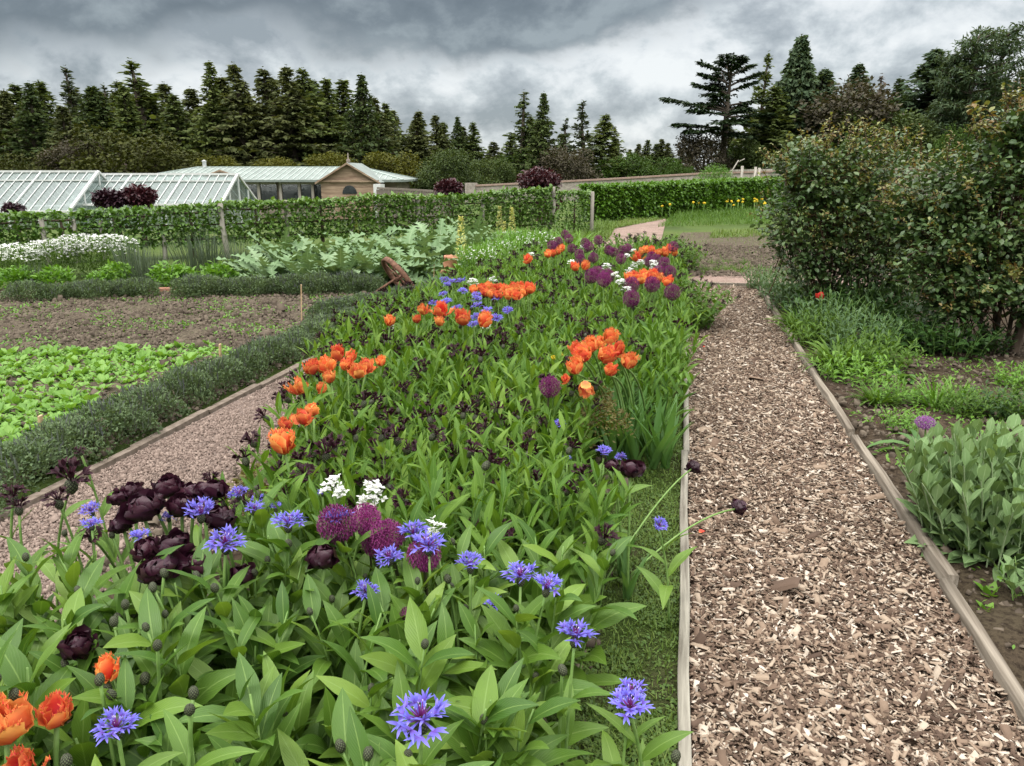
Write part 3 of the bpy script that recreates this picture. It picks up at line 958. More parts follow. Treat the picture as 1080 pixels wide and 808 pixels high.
def chips(name, n, xr, yr, size, mat, label, ratio=(.22, .5), thick=.16, tilt=.35, power=1.0, z=.012, zn=.02, dens=None):
    x = rng.uniform(*xr, n); y = yr[0] + (yr[1] - yr[0]) * rng.random(n) ** power
    if dens is not None:
        k = rng.random(n) < dens(x, y); x, y = x[k], y[k]
    K = len(x)
    L = size * np.exp(rng.normal(0, .45, K)); W = L * rng.uniform(*ratio, K); T = W * thick * rng.uniform(.6, 2, K)
    base = np.array([(-.5, -.42, 0), (.45, -.5, 0), (.5, .38, 0), (-.42, .5, 0), (-.46, -.36, 1), (.38, -.4, 1), (.42, .3, 1), (-.36, .42, 1)])
    v = base[None] * np.stack([L, W, T], 1)[:, None] * (1 + .35 * (rng.random((K, 8, 3)) - .5))
    a = rng.random(K) * 6.28; p = rng.normal(0, tilt, K); r = rng.normal(0, tilt, K)
    ca, sa, cp, sp_, cr_, sr_ = (f(q)[:, None] for q in (a, p, r) for f in (np.cos, np.sin))
    X, Y, Z = v[..., 0], v[..., 1], v[..., 2]
    Y, Z = Y * cr_ - Z * sr_, Y * sr_ + Z * cr_
    X, Z = X * cp + Z * sp_, -X * sp_ + Z * cp
    X, Y = X * ca - Y * sa, X * sa + Y * ca
    v = np.stack([X + x[:, None], Y + y[:, None], Z + (z + rng.random(K) * zn)[:, None]], 2)
    f = np.asarray([(4, 5, 6, 7), (0, 1, 5, 4), (1, 2, 6, 5), (2, 3, 7, 6), (3, 0, 4, 7)])[None] + (np.arange(K) * 8)[:, None, None]
    mb = MB(); mb.add(v.reshape(-1, 3), q=f)
    return struct(name, mb, mat, False, 'stuff', label)


chips('wood_chips', 95000, (.11, 1.08), (1.3, 11.5), .0165, M['chip'], 'loose wood chips covering the straight path', power=1.55)
chips('bark_chips', 4500, (.11, 1.08), (1.3, 7), .029, M['chip'], 'larger bark pieces lying on the wood-chip path', power=1.4, zn=.016, ratio=(.18, .42))
chips('gravel_stones', 90000, (-3.06, -1.85), (1.6, 8), .0075, M['stone_bit'], 'loose pinkish gravel stones on the left path', ratio=(.6, .9), thick=.5, power=1.3, zn=.006, z=.004)
chips('soil_clods', 36000, (-9.5, -3.2), (3.4, 9.8), .019, M['clod'], 'crumbled clods on the bare vegetable plot', ratio=(.6, .9), thick=.55, zn=.02)
chips('mulch_crumbs', 7000, (1.16, 3.4), (1.6, 8), .02, M['clod'], 'soil crumbs and chips under the shrubs', ratio=(.5, .9), thick=.5, zn=.02, power=1.4)
chips('plot_crumbs', 6000, (.2, 3.6), (12.6, 18), .03, M['clod'], 'soil crumbs on the bare far plot', ratio=(.5, .9), thick=.5, zn=.02)
chips('bed_crumbs', 5000, (-2.35, -.2), (.6, 6), .02, M['clod'], 'soil crumbs in the flower bed', ratio=(.5, .9), thick=.5, zn=.02)
blades('seedling_weeds', 32000, (-9.5, -3.4), (5.4, 9.8), .04, .5, M['bright'], 'sparse weed seedlings on the bare vegetable plot', lambda x, y: (vnoise(x, y, .55) > .52) * .8 + .1, e=(10, 60), prof=P_oval)

# ------------------------------------------------------------------ boards and edging


def board(name, label, pts, w, h, mat, z0=-.02, group=None):
    """Timber edging plank laid along a few points, with slightly uneven top."""
    mb = MB()
    pts = [np.array((p[0], p[1], z0 + h / 2 + rng.normal(0, .004))) for p in pts]
    n = 12
    line = np.concatenate([np.linspace(pts[i], pts[i + 1], n, endpoint=i == len(pts) - 2) for i in range(len(pts) - 1)])
    line[:, 0] += .004 * np.sin(line[:, 1] * 5)
    ww = w / 2
    K = len(line)
    tg = np.gradient(line, axis=0); tg[:, 2] = 0; tg /= np.linalg.norm(tg, axis=1)[:, None]
    s = np.stack([tg[:, 1], -tg[:, 0], 0 * tg[:, 0]], 1)
    top = rng.normal(0, .0025, (K, 1)) * np.array((0, 0, 1.))
    up = np.array((0, 0, h / 2))
    rows = [line - s * ww - up, line - s * ww + up * .93 + top, line - s * ww * .88 + up + top, line + s * ww * .88 + up + top, line + s * ww + up * .93 + top, line + s * ww - up]
    v = np.stack(rows, 1).reshape(-1, 3)
    q = [(i * 6 + j, i * 6 + j + 1, (i + 1) * 6 + j + 1, (i + 1) * 6 + j) for i in range(K - 1) for j in range(5)]
    q += [(0, 5, 4, 1), (1, 4, 3, 2)] + [((K - 1) * 6 + a, (K - 1) * 6 + b, (K - 1) * 6 + c, (K - 1) * 6 + d) for a, b, c, d in ((0, 1, 4, 5), (1, 2, 3, 4))]
    mb.add(v, q=q)
    o = link(name, mb.mesh(name, [mat], False))
    return tag(o, label, 'edging board', group)


board('edging_board', 'bleached pale edging board between grass strip and wood chips, nearest length', [(.092, -.3), (.088, 4.3)], .036, .075, M['board_pale'], group='boards along the wood-chip path')
board('edging_board', 'bleached pale edging board on the left of the chip path, beyond the grass strip', [(.10, 4.32), (.115, 11.5)], .034, .07, M['board_pale'], group='boards along the wood-chip path')
for (p, q, lab) in (((1.115, -.4), (1.085, 3.0), 'grey weathered edging board on the right of the path, nearest the viewer'),
                    ((1.12, 3.02), (1.10, 4.75), 'grey weathered edging board passing the felted grey-green plant'),
                    ((1.10, 4.85), (1.10, 6.9), 'grey weathered edging board beside the lone pink allium and weeds'),
                    ((1.11, 6.92), (1.13, 11.5), 'grey weathered edging board under the leafy dark shrub at the far end')):
    board('edging_board', lab, [p, q], .04, .09, M['board'], group='boards along the wood-chip path')
mb = MB()
bar(mb, (.13, 11.58, .02), (1.1, 11.62, .02), .05, .06)
tag(link('end_board', mb.mesh('end_board', [M['board']], False)), 'short dark edging board closing the far end of the wood chips', 'edging board')
yy = -.3; k = 0
while yy < 12:
    L = rng.uniform(.55, .95)
    mb = MB()
    x0 = -3.12 + rng.normal(0, .008)
    p0 = np.array((x0, yy, .02)); p1 = np.array((x0 + rng.normal(0, .012), yy + L - .012, .02))
    c = []
    for p in (p0, p1):
        h1, h2 = rng.uniform(.018, .038, 2)
        c += [(p[0] - .033, p[1], -.03), (p[0] + .033, p[1], -.03), (p[0] - .029, p[1], h1), (p[0] + .029, p[1], h2)]
    hexa(mb, [c[0], c[1], c[5], c[4], c[2], c[3], c[7], c[6]])
    tag(link('edging_stone', mb.mesh('edging_stone', [M['edging']], False)), 'worn low kerb stone edging the left gravel path beside the catmint', 'kerb stone', 'kerb stones along the left path')
    yy += L; k += 1

# ------------------------------------------------------------------ buildings beyond the garden
M['white_frame'] = plain_mat('white_paint', (.46, .47, .46), (.60, .61, .60), 6, .5, .4, .05)
M['copper_roof'] = plain_mat('pale_green_roof_metal', (.13, .155, .14), (.225, .258, .24), 1.1, .6, .25, .1)
M['roof_seam'] = plain_mat('roof_seam', (.28, .34, .31), (.36, .42, .39), 2, .5, .3, .05)
M['cladding'] = plain_mat('larch_cladding', (.15, .10, .07), (.36, .265, .19), 3, .85, .15, .3, .01, stretch=(.25, .25, 1.9))
M['cladding_grey'] = plain_mat('grey_cladding', (.14, .115, .095), (.28, .235, .195), 3, .85, .15, .3, .01, stretch=(.25, .25, 1.9))
M['dark_glass'] = plain_mat('dark_window', (.012, .014, .016), (.03, .034, .038), 2, .12, .6, .0)
M['stone'] = plain_mat('wall_stone', (.20, .175, .15), (.36, .325, .285), 5, .95, .1, .8, .03)
M['cope'] = plain_mat('red_cope', (.24, .16, .13), (.33, .25, .21), 4, .95, .1, .4, .02)
M['fence_wood'] = plain_mat('fence_wood', (.12, .10, .085), (.24, .21, .18), 8, .9, .1, .4, .01, stretch=(6, 6, .4))


def glass_mat():
    m, nt, out = new_mat('greenhouse_glass')
    g = N(nt, 'ShaderNodeBsdfGlossy', _Roughness=.08); g.inputs[0].default_value = (.55, .6, .6, 1)
    d = N(nt, 'ShaderNodeBsdfDiffuse'); d.inputs[0].default_value = (.22, .27, .26, 1)
    t = N(nt, 'ShaderNodeBsdfTransparent'); t.inputs[0].default_value = (.88, .93, .92, 1)
    m1 = N(nt, 'ShaderNodeMixShader'); m1.inputs[0].default_value = .6
    m2 = N(nt, 'ShaderNodeMixShader'); m2.inputs[0].default_value = .42
    nt.links.new(g.outputs[0], m1.inputs[1]); nt.links.new(d.outputs[0], m1.inputs[2])
    nt.links.new(t.outputs[0], m2.inputs[1]); nt.links.new(m1.outputs[0], m2.inputs[2])
    nt.links.new(m2.outputs[0], out.inputs[0])
    return m


M['glass'] = glass_mat()


def greenhouse(name, label, ridge_r, length, half, drop, wall, nbars):
    """Ridge runs along CR; ridge_r is the right end of the ridge, drop = ridge height above eaves."""
    t = thing(name, label, 'greenhouse', ridge_r - np.array((0, 0, drop + wall)))
    o = np.array((0, 0, drop + wall))
    rr_, rl = o, o - CR * length
    down = lambda p, s, d=1.0: p + CF * s * half * d - np.array((0, 0, drop)) * d
    roofn = {s: np.cross(CR, (CF * s * half - np.array((0, 0, drop)))) for s in (-1, 1)}
    for s in (-1, 1):
        g = MB()
        g.add([rl, rr_, down(rr_, s), down(rl, s)], q=[(0, 1, 2, 3)])
        e0, e1 = down(rr_, s), down(rl, s)
        g.add([e0, e1, e1 - np.array((0, 0, wall)), e0 - np.array((0, 0, wall))], q=[(0, 1, 2, 3)])
        link('roof_glass', g.mesh('roof_glass', [M['glass']], False), t)
        f = MB()
        for i in range(nbars + 1):
            p = rr_ + (rl - rr_) * i / nbars
            w = .07 if i % 6 == 0 else .03
            bar(f, p + (0, 0, .03), down(p, s) + np.array((0, 0, .03)), w, w)
        for d, w in ((.02, .10), (.25, .06), (1.0, .09)):
            bar(f, down(rr_, s, d) + (0, 0, .045), down(rl, s, d) + np.array((0, 0, .045)), w, w)
        for i in range(0, nbars + 1, 3):
            p = down(rr_ + (rl - rr_) * i / nbars, s)
            bar(f, p, p - np.array((0, 0, wall)), .07, .07)
        link('glazing_bars', f.mesh('glazing_bars', [M['white_frame']], False), t)
    # right gable end
    g = MB(); a, b = down(rr_, -1), down(rr_, 1)
    dz = np.array((0, 0, wall))
    g.add([rr_, a, b], t=[(0, 1, 2)]); g.add([a, b, b - dz, a - dz], q=[(0, 1, 2, 3)])
    link('gable_glass', g.mesh('gable_glass', [M['glass']], False), t)
    f = MB()
    bar(f, rr_ + CR * .03, a + CR * .03, .10, .10); bar(f, rr_ + CR * .03, b + CR * .03, .10, .10); bar(f, a + CR * .03, b + CR * .03, .1, .1)
    for u in (.0, .25, .5, .75, 1.):
        p = a + (b - a) * u + CR * .02
        top = p + np.array((0, 0, drop * (1 - abs(2 * u - 1))))
        bar(f, top, p - dz, .07, .07)
    link('gable_frame', f.mesh('gable_frame', [M['white_frame']], False), t)
    return t


r1 = ad(103, 181, 40); r2 = ad(250, 184, 41)
greenhouse('greenhouse', 'white lattice-framed glasshouse, the taller one cut by the left edge', r1, 13, 3.2, 1.85, 1.6, 28)
greenhouse('greenhouse', 'lower white glasshouse with an open glazed gable, behind the purple globe bushes', r2, 7.6, 2.8, 1.45, 1.4, 17)
bw = MB()
wp = ad(-60, 214, 36.6)
bar(bw, wp + CR * -6, wp + CR * 5.0, .25, 1.4)


def pavilion():
    D = 62.
    t = thing('wooden_building', 'long timber-clad pavilion with pale green hipped roof and arched gable window', 'building', ad(300, 200, D) * np.array((1, 1, 0)) + np.array((0, 0, -1.9)))
    o = np.array(t.location)
    O = ad(285, 190, D)

    def P(px, z, back=0.):     # point on the front plane (or further back), px across the photo
        p = ad(px, 190, D + back)
        return np.array((p[0], p[1], z)) - o
    ez, rz = 1.05, 2.02
    A, B, C_, D_ = P(128, ez, -.5), P(425, ez, -.5), P(425, ez, -.5) + CF * 9.6, P(128, ez, -.5) + CF * 9.6
    R1, R2 = (A + D_) / 2 + CR * 4.2 + np.array((0, 0, rz - ez)), (B + C_) / 2 - CR * 4.2 + np.array((0, 0, rz - ez))
    r = MB()
    r.add([A, B, R2, R1], q=[(0, 1, 2, 3)]); r.add([C_, D_, R1, R2], q=[(0, 1, 2, 3)]); r.add([B, C_, R2], t=[(0, 1, 2)]); r.add([D_, A, R1], t=[(0, 1, 2)])
    dz = np.array((0, 0, .16))
    for u, v in ((A, B), (B, C_), (C_, D_), (D_, A)):
        r.add([u - dz, v - dz, v, u], q=[(0, 1, 2, 3)])
    rf = link('roof', r.mesh('roof', [M['copper_roof']], False), t)
    sm = MB()
    for i in range(1, 46):
        u = i / 46
        p = A + (B - A) * u
        fr = min(1., min(u, 1 - u) / (4.2 / np.linalg.norm(B - A)))
        top = (R1 - A) * 0
        # foot on the eaves, head on the ridge or the hip
        if u < 4.2 / np.linalg.norm(B - A): q = A + (R1 - A) * fr
        elif 1 - u < 4.2 / np.linalg.norm(B - A): q = B + (R2 - B) * fr
        else: q = p + (R1 - A) - CR * 4.2
        bar(sm, p + (0, 0, .02), q + np.array((0, 0, .02)), .06, .05)
    for p, q in ((A, R1), (B, R2), (R1, R2), (C_, R2)):
        bar(sm, p + (0, 0, .03), q + np.array((0, 0, .03)), .16, .08)
    link('roof_seam', sm.mesh('roof_seam', [M['roof_seam']], False), rf)
    w = MB()
    a, b = P(140, 0, .3), P(418, 0, .3)
    a[2] = b[2] = -1.9 - o[2]; zt = ez - o[2] + .02
    c, d = b + CF * 8, a + CF * 8
    for u, v in ((a, b), (b, c), (c, d), (d, a)):
        w.add([u, v, (v[0], v[1], zt), (u[0], u[1], zt)], [(0, 0), (1, 0), (1, 1), (0, 1)], q=[(0, 1, 2, 3)])
    link('wall', w.mesh('wall', [M['cladding_grey']], False), t)
    # window bays between pale posts, left of the gable
    for px in (258, 274, 297, 317, 331):
        m = MB(); p = P(px, 0, .12); q = P(px + (17 if px < 330 else 8), 0, .12)
        p[2] = q[2] = -.5 - o[2]
        up = np.array((0, 0, 1.28))
        m.add([p, q, q + up, p + up], q=[(0, 1, 2, 3)])
        win = link('window', m.mesh('window', [M['dark_glass']], False), t)
        f = MB()
        bar(f, p - CR * .12 - CF * .05, p - CR * .12 - CF * .05 + up * 1.08, .2, .2, up=CR); bar(f, p + up - CF * .06, q + up - CF * .06, .14, .16)
        link('frame', f.mesh('frame', [M['post']], False), win)
    # projecting gable
    g = MB()
    l, r_ = P(338, 0, -2.2), P(397, 0, -2.2); apex = (l + r_) / 2
    zb, ze, za = -1.9 - o[2], .98 - o[2], 2.2 - o[2]
    s3 = lambda p, z: np.array((p[0], p[1], z))
    g.add([s3(l, zb), s3(r_, zb), s3(r_, ze), s3(apex, za), s3(l, ze)], q=[(0, 1, 2, 4)], t=[(4, 2, 3)])
    for p in (l, r_):
        g.add([s3(p, zb), s3(p + CF * 2.6, zb), s3(p + CF * 2.6, ze), s3(p, ze)], q=[(0, 1, 2, 3)])
    link('gable_wall', g.mesh('gable_wall', [M['cladding']], False), t)
    rf2 = MB()
    for p, sgn in ((l, -1), (r_, 1)):
        e = s3(p + CR * sgn * .35 - CF * .35, ze - .1); k = s3(apex - CF * .35, za + .12)
        rf2.add([e, k, k + CF * 6, e + CF * 6], q=[(0, 1, 2, 3)])
        rf2.add([e - (0, 0, .14), k - np.array((0, 0, .14)), k, e], q=[(0, 1, 2, 3)], m=1)
    bar(rf2, s3(l, ze) - CF * .1 - CR * .2, s3(r_, ze) - CF * .1 + CR * .2, .12, .16, 1)
    link('gable_roof', rf2.mesh('gable_roof', [M['copper_roof'], M['cladding']], False), t)
    aw = MB()
    cx_ = s3(apex + CR * .05, .05 - o[2]) - CF * .04
    th_ = np.linspace(0, pi, 15)
    pts = [cx_ + CR * .55 * cos(a_) + np.array((0, 0, .62 * sin(a_))) for a_ in th_]
    aw.add([cx_] + pts, t=[(0, i + 1, i + 2) for i in range(14)])
    link('arched_window', aw.mesh('arched_window', [M['dark_glass']], False), t)
    cp = MB()
    k = s3(apex + CF * .3, za + .1)
    lathe(cp, [(.14, 0), (.16, .25), (.05, .3), (.04, .7), (.0, .75)], 8, 0, k)
    link('finial', cp.mesh('finial', [M['fence_wood']]), t)
    cp = MB(); lathe(cp, [(.16, 0), (.16, .45), (.22, .5), (.0, .6)], 8, 0, R1 + CR * .5)
    link('vent_pipe', cp.mesh('vent_pipe', [M['white_frame']]), t)
    # small dormer over the left windows
    dm = MB(); c0 = P(233, 0, .2); a0, b0, k0 = s3(c0 - CR * 1.3, 1.3 - o[2]), s3(c0 + CR * 1.3, 1.3 - o[2]), s3(c0, 1.75 - o[2])
    dm.add([a0, b0, k0], t=[(0, 1, 2)], m=1)
    for e in (a0, b0):
        dm.add([e, k0, k0 + CF * 3, e + CF * 3], q=[(0, 1, 2, 3)])
        bar(dm, e - CF * .05, k0 - CF * .05, .1, .12, 1)
    link('dormer', dm.mesh('dormer', [M['copper_roof'], M['cladding']], False), t)


pavilion()
# timber fence right of the pavilion and a pale box by it
mb = MB()
p0, p1 = ad(398, 200, 52), ad(478, 203, 46)
n = 46
for i in range(n):
    p = p0 + (p1 - p0) * i / n
    b = np.array((p[0], p[1], -1.9)); tz = 1.6 - (p @ CF) * (17 if i < 30 else 19) / 840 + rng.normal(0, .015)
    bar(mb, b, (b[0], b[1], tz), .145, .03, up=CF)
fn = thing('timber_fence', 'close-boarded brown fence running right from the pavilion', 'fence', (0, 0, 0))
link('boards', mb.mesh('boards', [M['fence_wood']], False), fn)
mb = MB(); bar(mb, p0 * (1, 1, 0) + np.array((0, 0, .62)), p1 * (1, 1, 0) + np.array((0, 0, .5)), .09, .12)
link('rail', mb.mesh('rail', [M['fence_wood']], False), fn)
mb = MB(); p = ad(400, 203, 54); bar(mb, p - (0, 0, 2), p + np.array((0, 0, .55)), .8, .5)
tag(link('meter_box', mb.mesh('meter_box', [M['white_frame']], False)), 'small white cabinet at the right corner of the pavilion', 'cabinet')

# stone garden wall
mb = MB()
ws = [ad(x, y, 54) for x, y in ((497, 197), (560, 194), (640, 190), (740, 184), (840, 181), (1150, 176))]
for a, b in zip(ws[:-1], ws[1:]):
    z0 = -2.2
    s = CF * .25
    hexa(mb, [(a - s) * (1, 1, 0) + np.array((0, 0, z0)), (b - s) * (1, 1, 0) + np.array((0, 0, z0)), (b + s) * (1, 1, 0) + np.array((0, 0, z0)), (a + s) * (1, 1, 0) + np.array((0, 0, z0)), a - s, b - s, b + s, a + s])
w_ = thing('stone_wall', 'long old stone garden wall with a reddish coping behind the clipped hedge', 'wall')
link('masonry', mb.mesh('masonry', [M['stone']], False), w_)
mb = MB()
for a, b in zip(ws[:-1], ws[1:]):
    bar(mb, a + (0, 0, .06), b + np.array((0, 0, .06)), .62, .11)
link('coping', mb.mesh('coping', [M['cope']], False), w_)
p = ws[0]
mb = MB(); bar(mb, p * (1, 1, 0) - np.array((0, 0, 2.2)), p + np.array((0, 0, .25)), .7, .7)
link('end_pier', mb.mesh('end_pier', [M['stone']], False), w_)

# ------------------------------------------------------------------ trees
M['trunk'] = plain_mat('tree_bark', (.045, .035, .028), (.11, .09, .072), 3, .95, .1, .8, .05, stretch=(1, 1, .2))
CONC = {
    'dark': leaf_mat('conifer_dark', [(0.033, 0.052, 0.021), (0.061, 0.087, 0.029), (0.096, 0.125, 0.042)], trans=.22, rough=.6, spec=.06, blotch=.2),
    'olive': leaf_mat('conifer_olive', [(0.048, 0.062, 0.024), (0.075, 0.089, 0.034), (0.109, 0.120, 0.048)], trans=.22, rough=.6, spec=.06, blotch=.2),
    'mid': leaf_mat('conifer_mid', [(0.052, 0.077, 0.027), (0.091, 0.120, 0.036), (0.138, 0.164, 0.053)], trans=.22, rough=.6, spec=.06, blotch=.2),
    'pale': leaf_mat('conifer_pale', [(.042, .056, .030), (.062, .080, .045), (.088, .108, .066)], trans=.22, rough=.6, spec=.06, blotch=.2),
    'brown': leaf_mat('conifer_brown', [(.060, .048, .036), (.085, .066, .050), (.115, .092, .072)], trans=.22, rough=.7, spec=.1, blotch=.2),
    'blue': leaf_mat('conifer_blue', [(0.040, 0.067, 0.036), (0.070, 0.105, 0.056), (0.117, 0.149, 0.080)], trans=.22, rough=.6, spec=.06, blotch=.2),
    'oliveb': leaf_mat('broadleaf_olive', [(.030, .036, .009), (.048, .055, .013), (.070, .074, .020)], trans=.15, rough=.6, spec=.06, blotch=.2),
    'yellow': leaf_mat('broadleaf_yellow', [(.055, .060, .010), (.085, .088, .014), (.125, .120, .024)], trans=.2, rough=.6, spec=.06, blotch=.2),
    'fresh': leaf_mat('broadleaf_fresh', [(.03, .06, .012), (.05, .09, .018), (.075, .12, .028)], trans=.2, rough=.6, spec=.06, blotch=.2),
    'twiggy': leaf_mat('broadleaf_twiggy', [(.05, .042, .03), (.07, .06, .042), (.09, .085, .055)], trans=.15, rough=.7, spec=.1, blotch=.2),
}


def conifer(seed, h, r, mat, nb=170, bare=.06, ns=11, droop=.25, up=.15, spray=.55, ragged=.55, shape=1.0, top=1.0, gap=0., hang=.6):
    """Tapered trunk with whorled limbs carrying drooping sprays of needles."""
    global rng
    rng = np.random.default_rng(seed)
    tr = MB()
    wob = rng.normal(0, h * .006, (9, 2)); wob[0] = 0
    tp = np.concatenate([np.cumsum(wob, 0), np.linspace(-.5, h, 9)[:, None]], 1)
    tube(tr, tp, [h * .016, h * .012, h * .003], 7)
    cw = MB()
    r = r * 1.18; nb = int(nb * 1.9)
    u = np.sort(rng.random(nb)) ** .85
    if gap:
        u = u[(np.sin(u * 40 + seed) + rng.normal(0, .6, len(u))) > -1 + gap * 2]
    for q in u:
        z = h * (bare + (1 - bare) * q)
        bl = r * ((1 - q) ** (shape * 1.2) * top + .02) * (1 - ragged * rng.random() ** 1.5 * 1.3 + ragged * .3)
        if q < .12: bl *= .75 + 2 * q
        a = rng.random() * 6.28
        el = up * (1 + q * 2.2) - droop * (1 - q) + rng.normal(0, .12)
        c = np.array((np.interp(z, tp[:, 2], tp[:, 0]), np.interp(z, tp[:, 2], tp[:, 1]), z))
        d = np.array((cos(a) * cos(el), sin(a) * cos(el), sin(el)))
        tip = c + d * bl + np.array((0, 0, -.06 * bl * bl / max(r, 1)))
        ln = np.linspace(c, tip, 4)
        tube(tr, ln, [max(.03, bl * .018), .02], 3, cap=False)
        k = max(3, int((2.2 if q < .7 else 1.3) * ns * (.35 + .65 * bl / r)))
        tt = rng.random(k) ** .7
        p = c + (tip - c) * tt[:, None] + rng.normal(0, .10 * spray, (k, 3))
        sl = spray * rng.uniform(.5, 1.25, k) * (.55 + .45 * (bl / r) ** .5)
        leaves(cw, p, a + rng.normal(0, .85, k), sl, sl * .5, el + rng.normal(-.25, .45, k), rng.uniform(.1, hang * 2, k), nseg=2, prof=lambda t: np.array([.35, 1., .12]), flat=True, jag=.9, roll=rng.uniform(-1.5, 1.5, k))
    # leader shoots
    for q in np.linspace(.86, 1.02, 9):
        k = 4
        leaves(cw, np.tile((tp[-1][0], tp[-1][1], h * q), (k, 1)), rng.random(k) * 6.28, .32 * (1.12 - q) / .2 * spray / .62, .16 * spray, .5 + rng.normal(0, .2, k), .2, nseg=2, flat=True, roll=rng.normal(0, .6, k))
    k = 8
    leaves(cw, np.tile(tp[-1] - (0, 0, spray * .5), (k, 1)) * 1.0, rng.random(k) * 6.28, spray * .6, spray * .16, radians(75) + rng.normal(0, .3, k), 0.1, nseg=2, flat=True)
    return [('trunk', tr.mesh('trunk', [M['trunk']])), ('crown', cw.mesh('crown', [CONC[mat]]))]


def broadleaf(seed, h, w, mat, n=5200, leaf=.34, trunk=.3, lobes=14, flat=1.):
    global rng
    rng = np.random.default_rng(seed)
    tr = MB()
    tube(tr, bez((0, 0, -.5), (0, 0, h * .3), (rng.normal(0, .2), rng.normal(0, .2), h * .62), 6), [h * .028, h * .012], 7)
    lb = []
    for i in range(lobes):
        a = i * GA; q = (i + .5) / lobes
        z = h * (trunk + (1 - trunk) * (.18 + .68 * rng.random()))
        R = w * .5 * math.sqrt(max(.1, 1 - ((z / h - .5) / .55) ** 2)) * .68
        c = (R * cos(a), R * sin(a), z)
        s = w * rng.uniform(.16, .25)
        lb.append((*c, s, s, s * rng.uniform(.65, .95) * flat))
        tube(tr, bez((0, 0, h * trunk * .7), (c[0] * .4, c[1] * .4, z * .8), c, 5), [h * .010, .03], 4, cap=False)
    cw = MB()
    leaf_cloud(cw, lb, n, leaf, .7, inner=.35, nseg=2)
    return [('trunk', tr.mesh('trunk', [M['trunk']])), ('crown', cw.mesh('crown', [CONC[mat]]))]


def tree(parts, h0, px, py, D, label, cat, name, wsc=1., group=None, rz=None):
    top = ad(px, py, D)
    g = float(ground_z(top * (1, 1, 0)))
    s = (top[2] - g) / h0
    wsc = wsc * (1.75 if name != 'broadleaf_tree' and parts is not BIG else 1.12)
    o = grow(name, label, cat, (top[0], top[1], g), rng0.random() * 6.28 if rz is None else rz, parts, group, sc=(s * wsc, s * wsc, s))
    return o


rng0 = np.random.default_rng(5)
SPR = [conifer(500, 16, 3.0, 'olive', 210), conifer(501, 16, 2.7, 'mid', 200, ragged=.45), conifer(502, 16, 3.2, 'dark', 190, bare=.2, ragged=.5),
       conifer(503, 16, 2.6, 'olive', 200, ragged=.5, shape=.8), conifer(504, 16, 3.1, 'mid', 230, shape=.85)]
THIN = [conifer(510, 16, 2.3, 'pale', 75, bare=.3, ns=8, gap=.3, ragged=.6, up=.35, droop=.1, spray=.6), conifer(511, 16, 2.6, 'mid', 90, bare=.25, ns=8, gap=.25, ragged=.6, up=.3, droop=.1, spray=.6),
        conifer(512, 16, 2.4, 'dark', 100, bare=.12, ns=9, gap=.15, ragged=.6, up=.1)]
DENSE = [conifer(520, 16, 3.0, 'dark', 300, ragged=.2, shape=.62, ns=14), conifer(521, 16, 3.2, 'blue', 300, ragged=.25, shape=.75, ns=13)]
BIG = conifer(525, 24, 5.6, 'blue', 420, ragged=.28, shape=.78, ns=18, spray=1.0, droop=.35, hang=.8)
BL = [broadleaf(530, 8, 8, 'yellow'), broadleaf(531, 8, 8, 'fresh'), broadleaf(532, 8, 8, 'twiggy', n=6500, leaf=.28), broadleaf(533, 8, 9, 'oliveb')]
BLD = broadleaf(534, 9, 10, 'dark', n=6500)

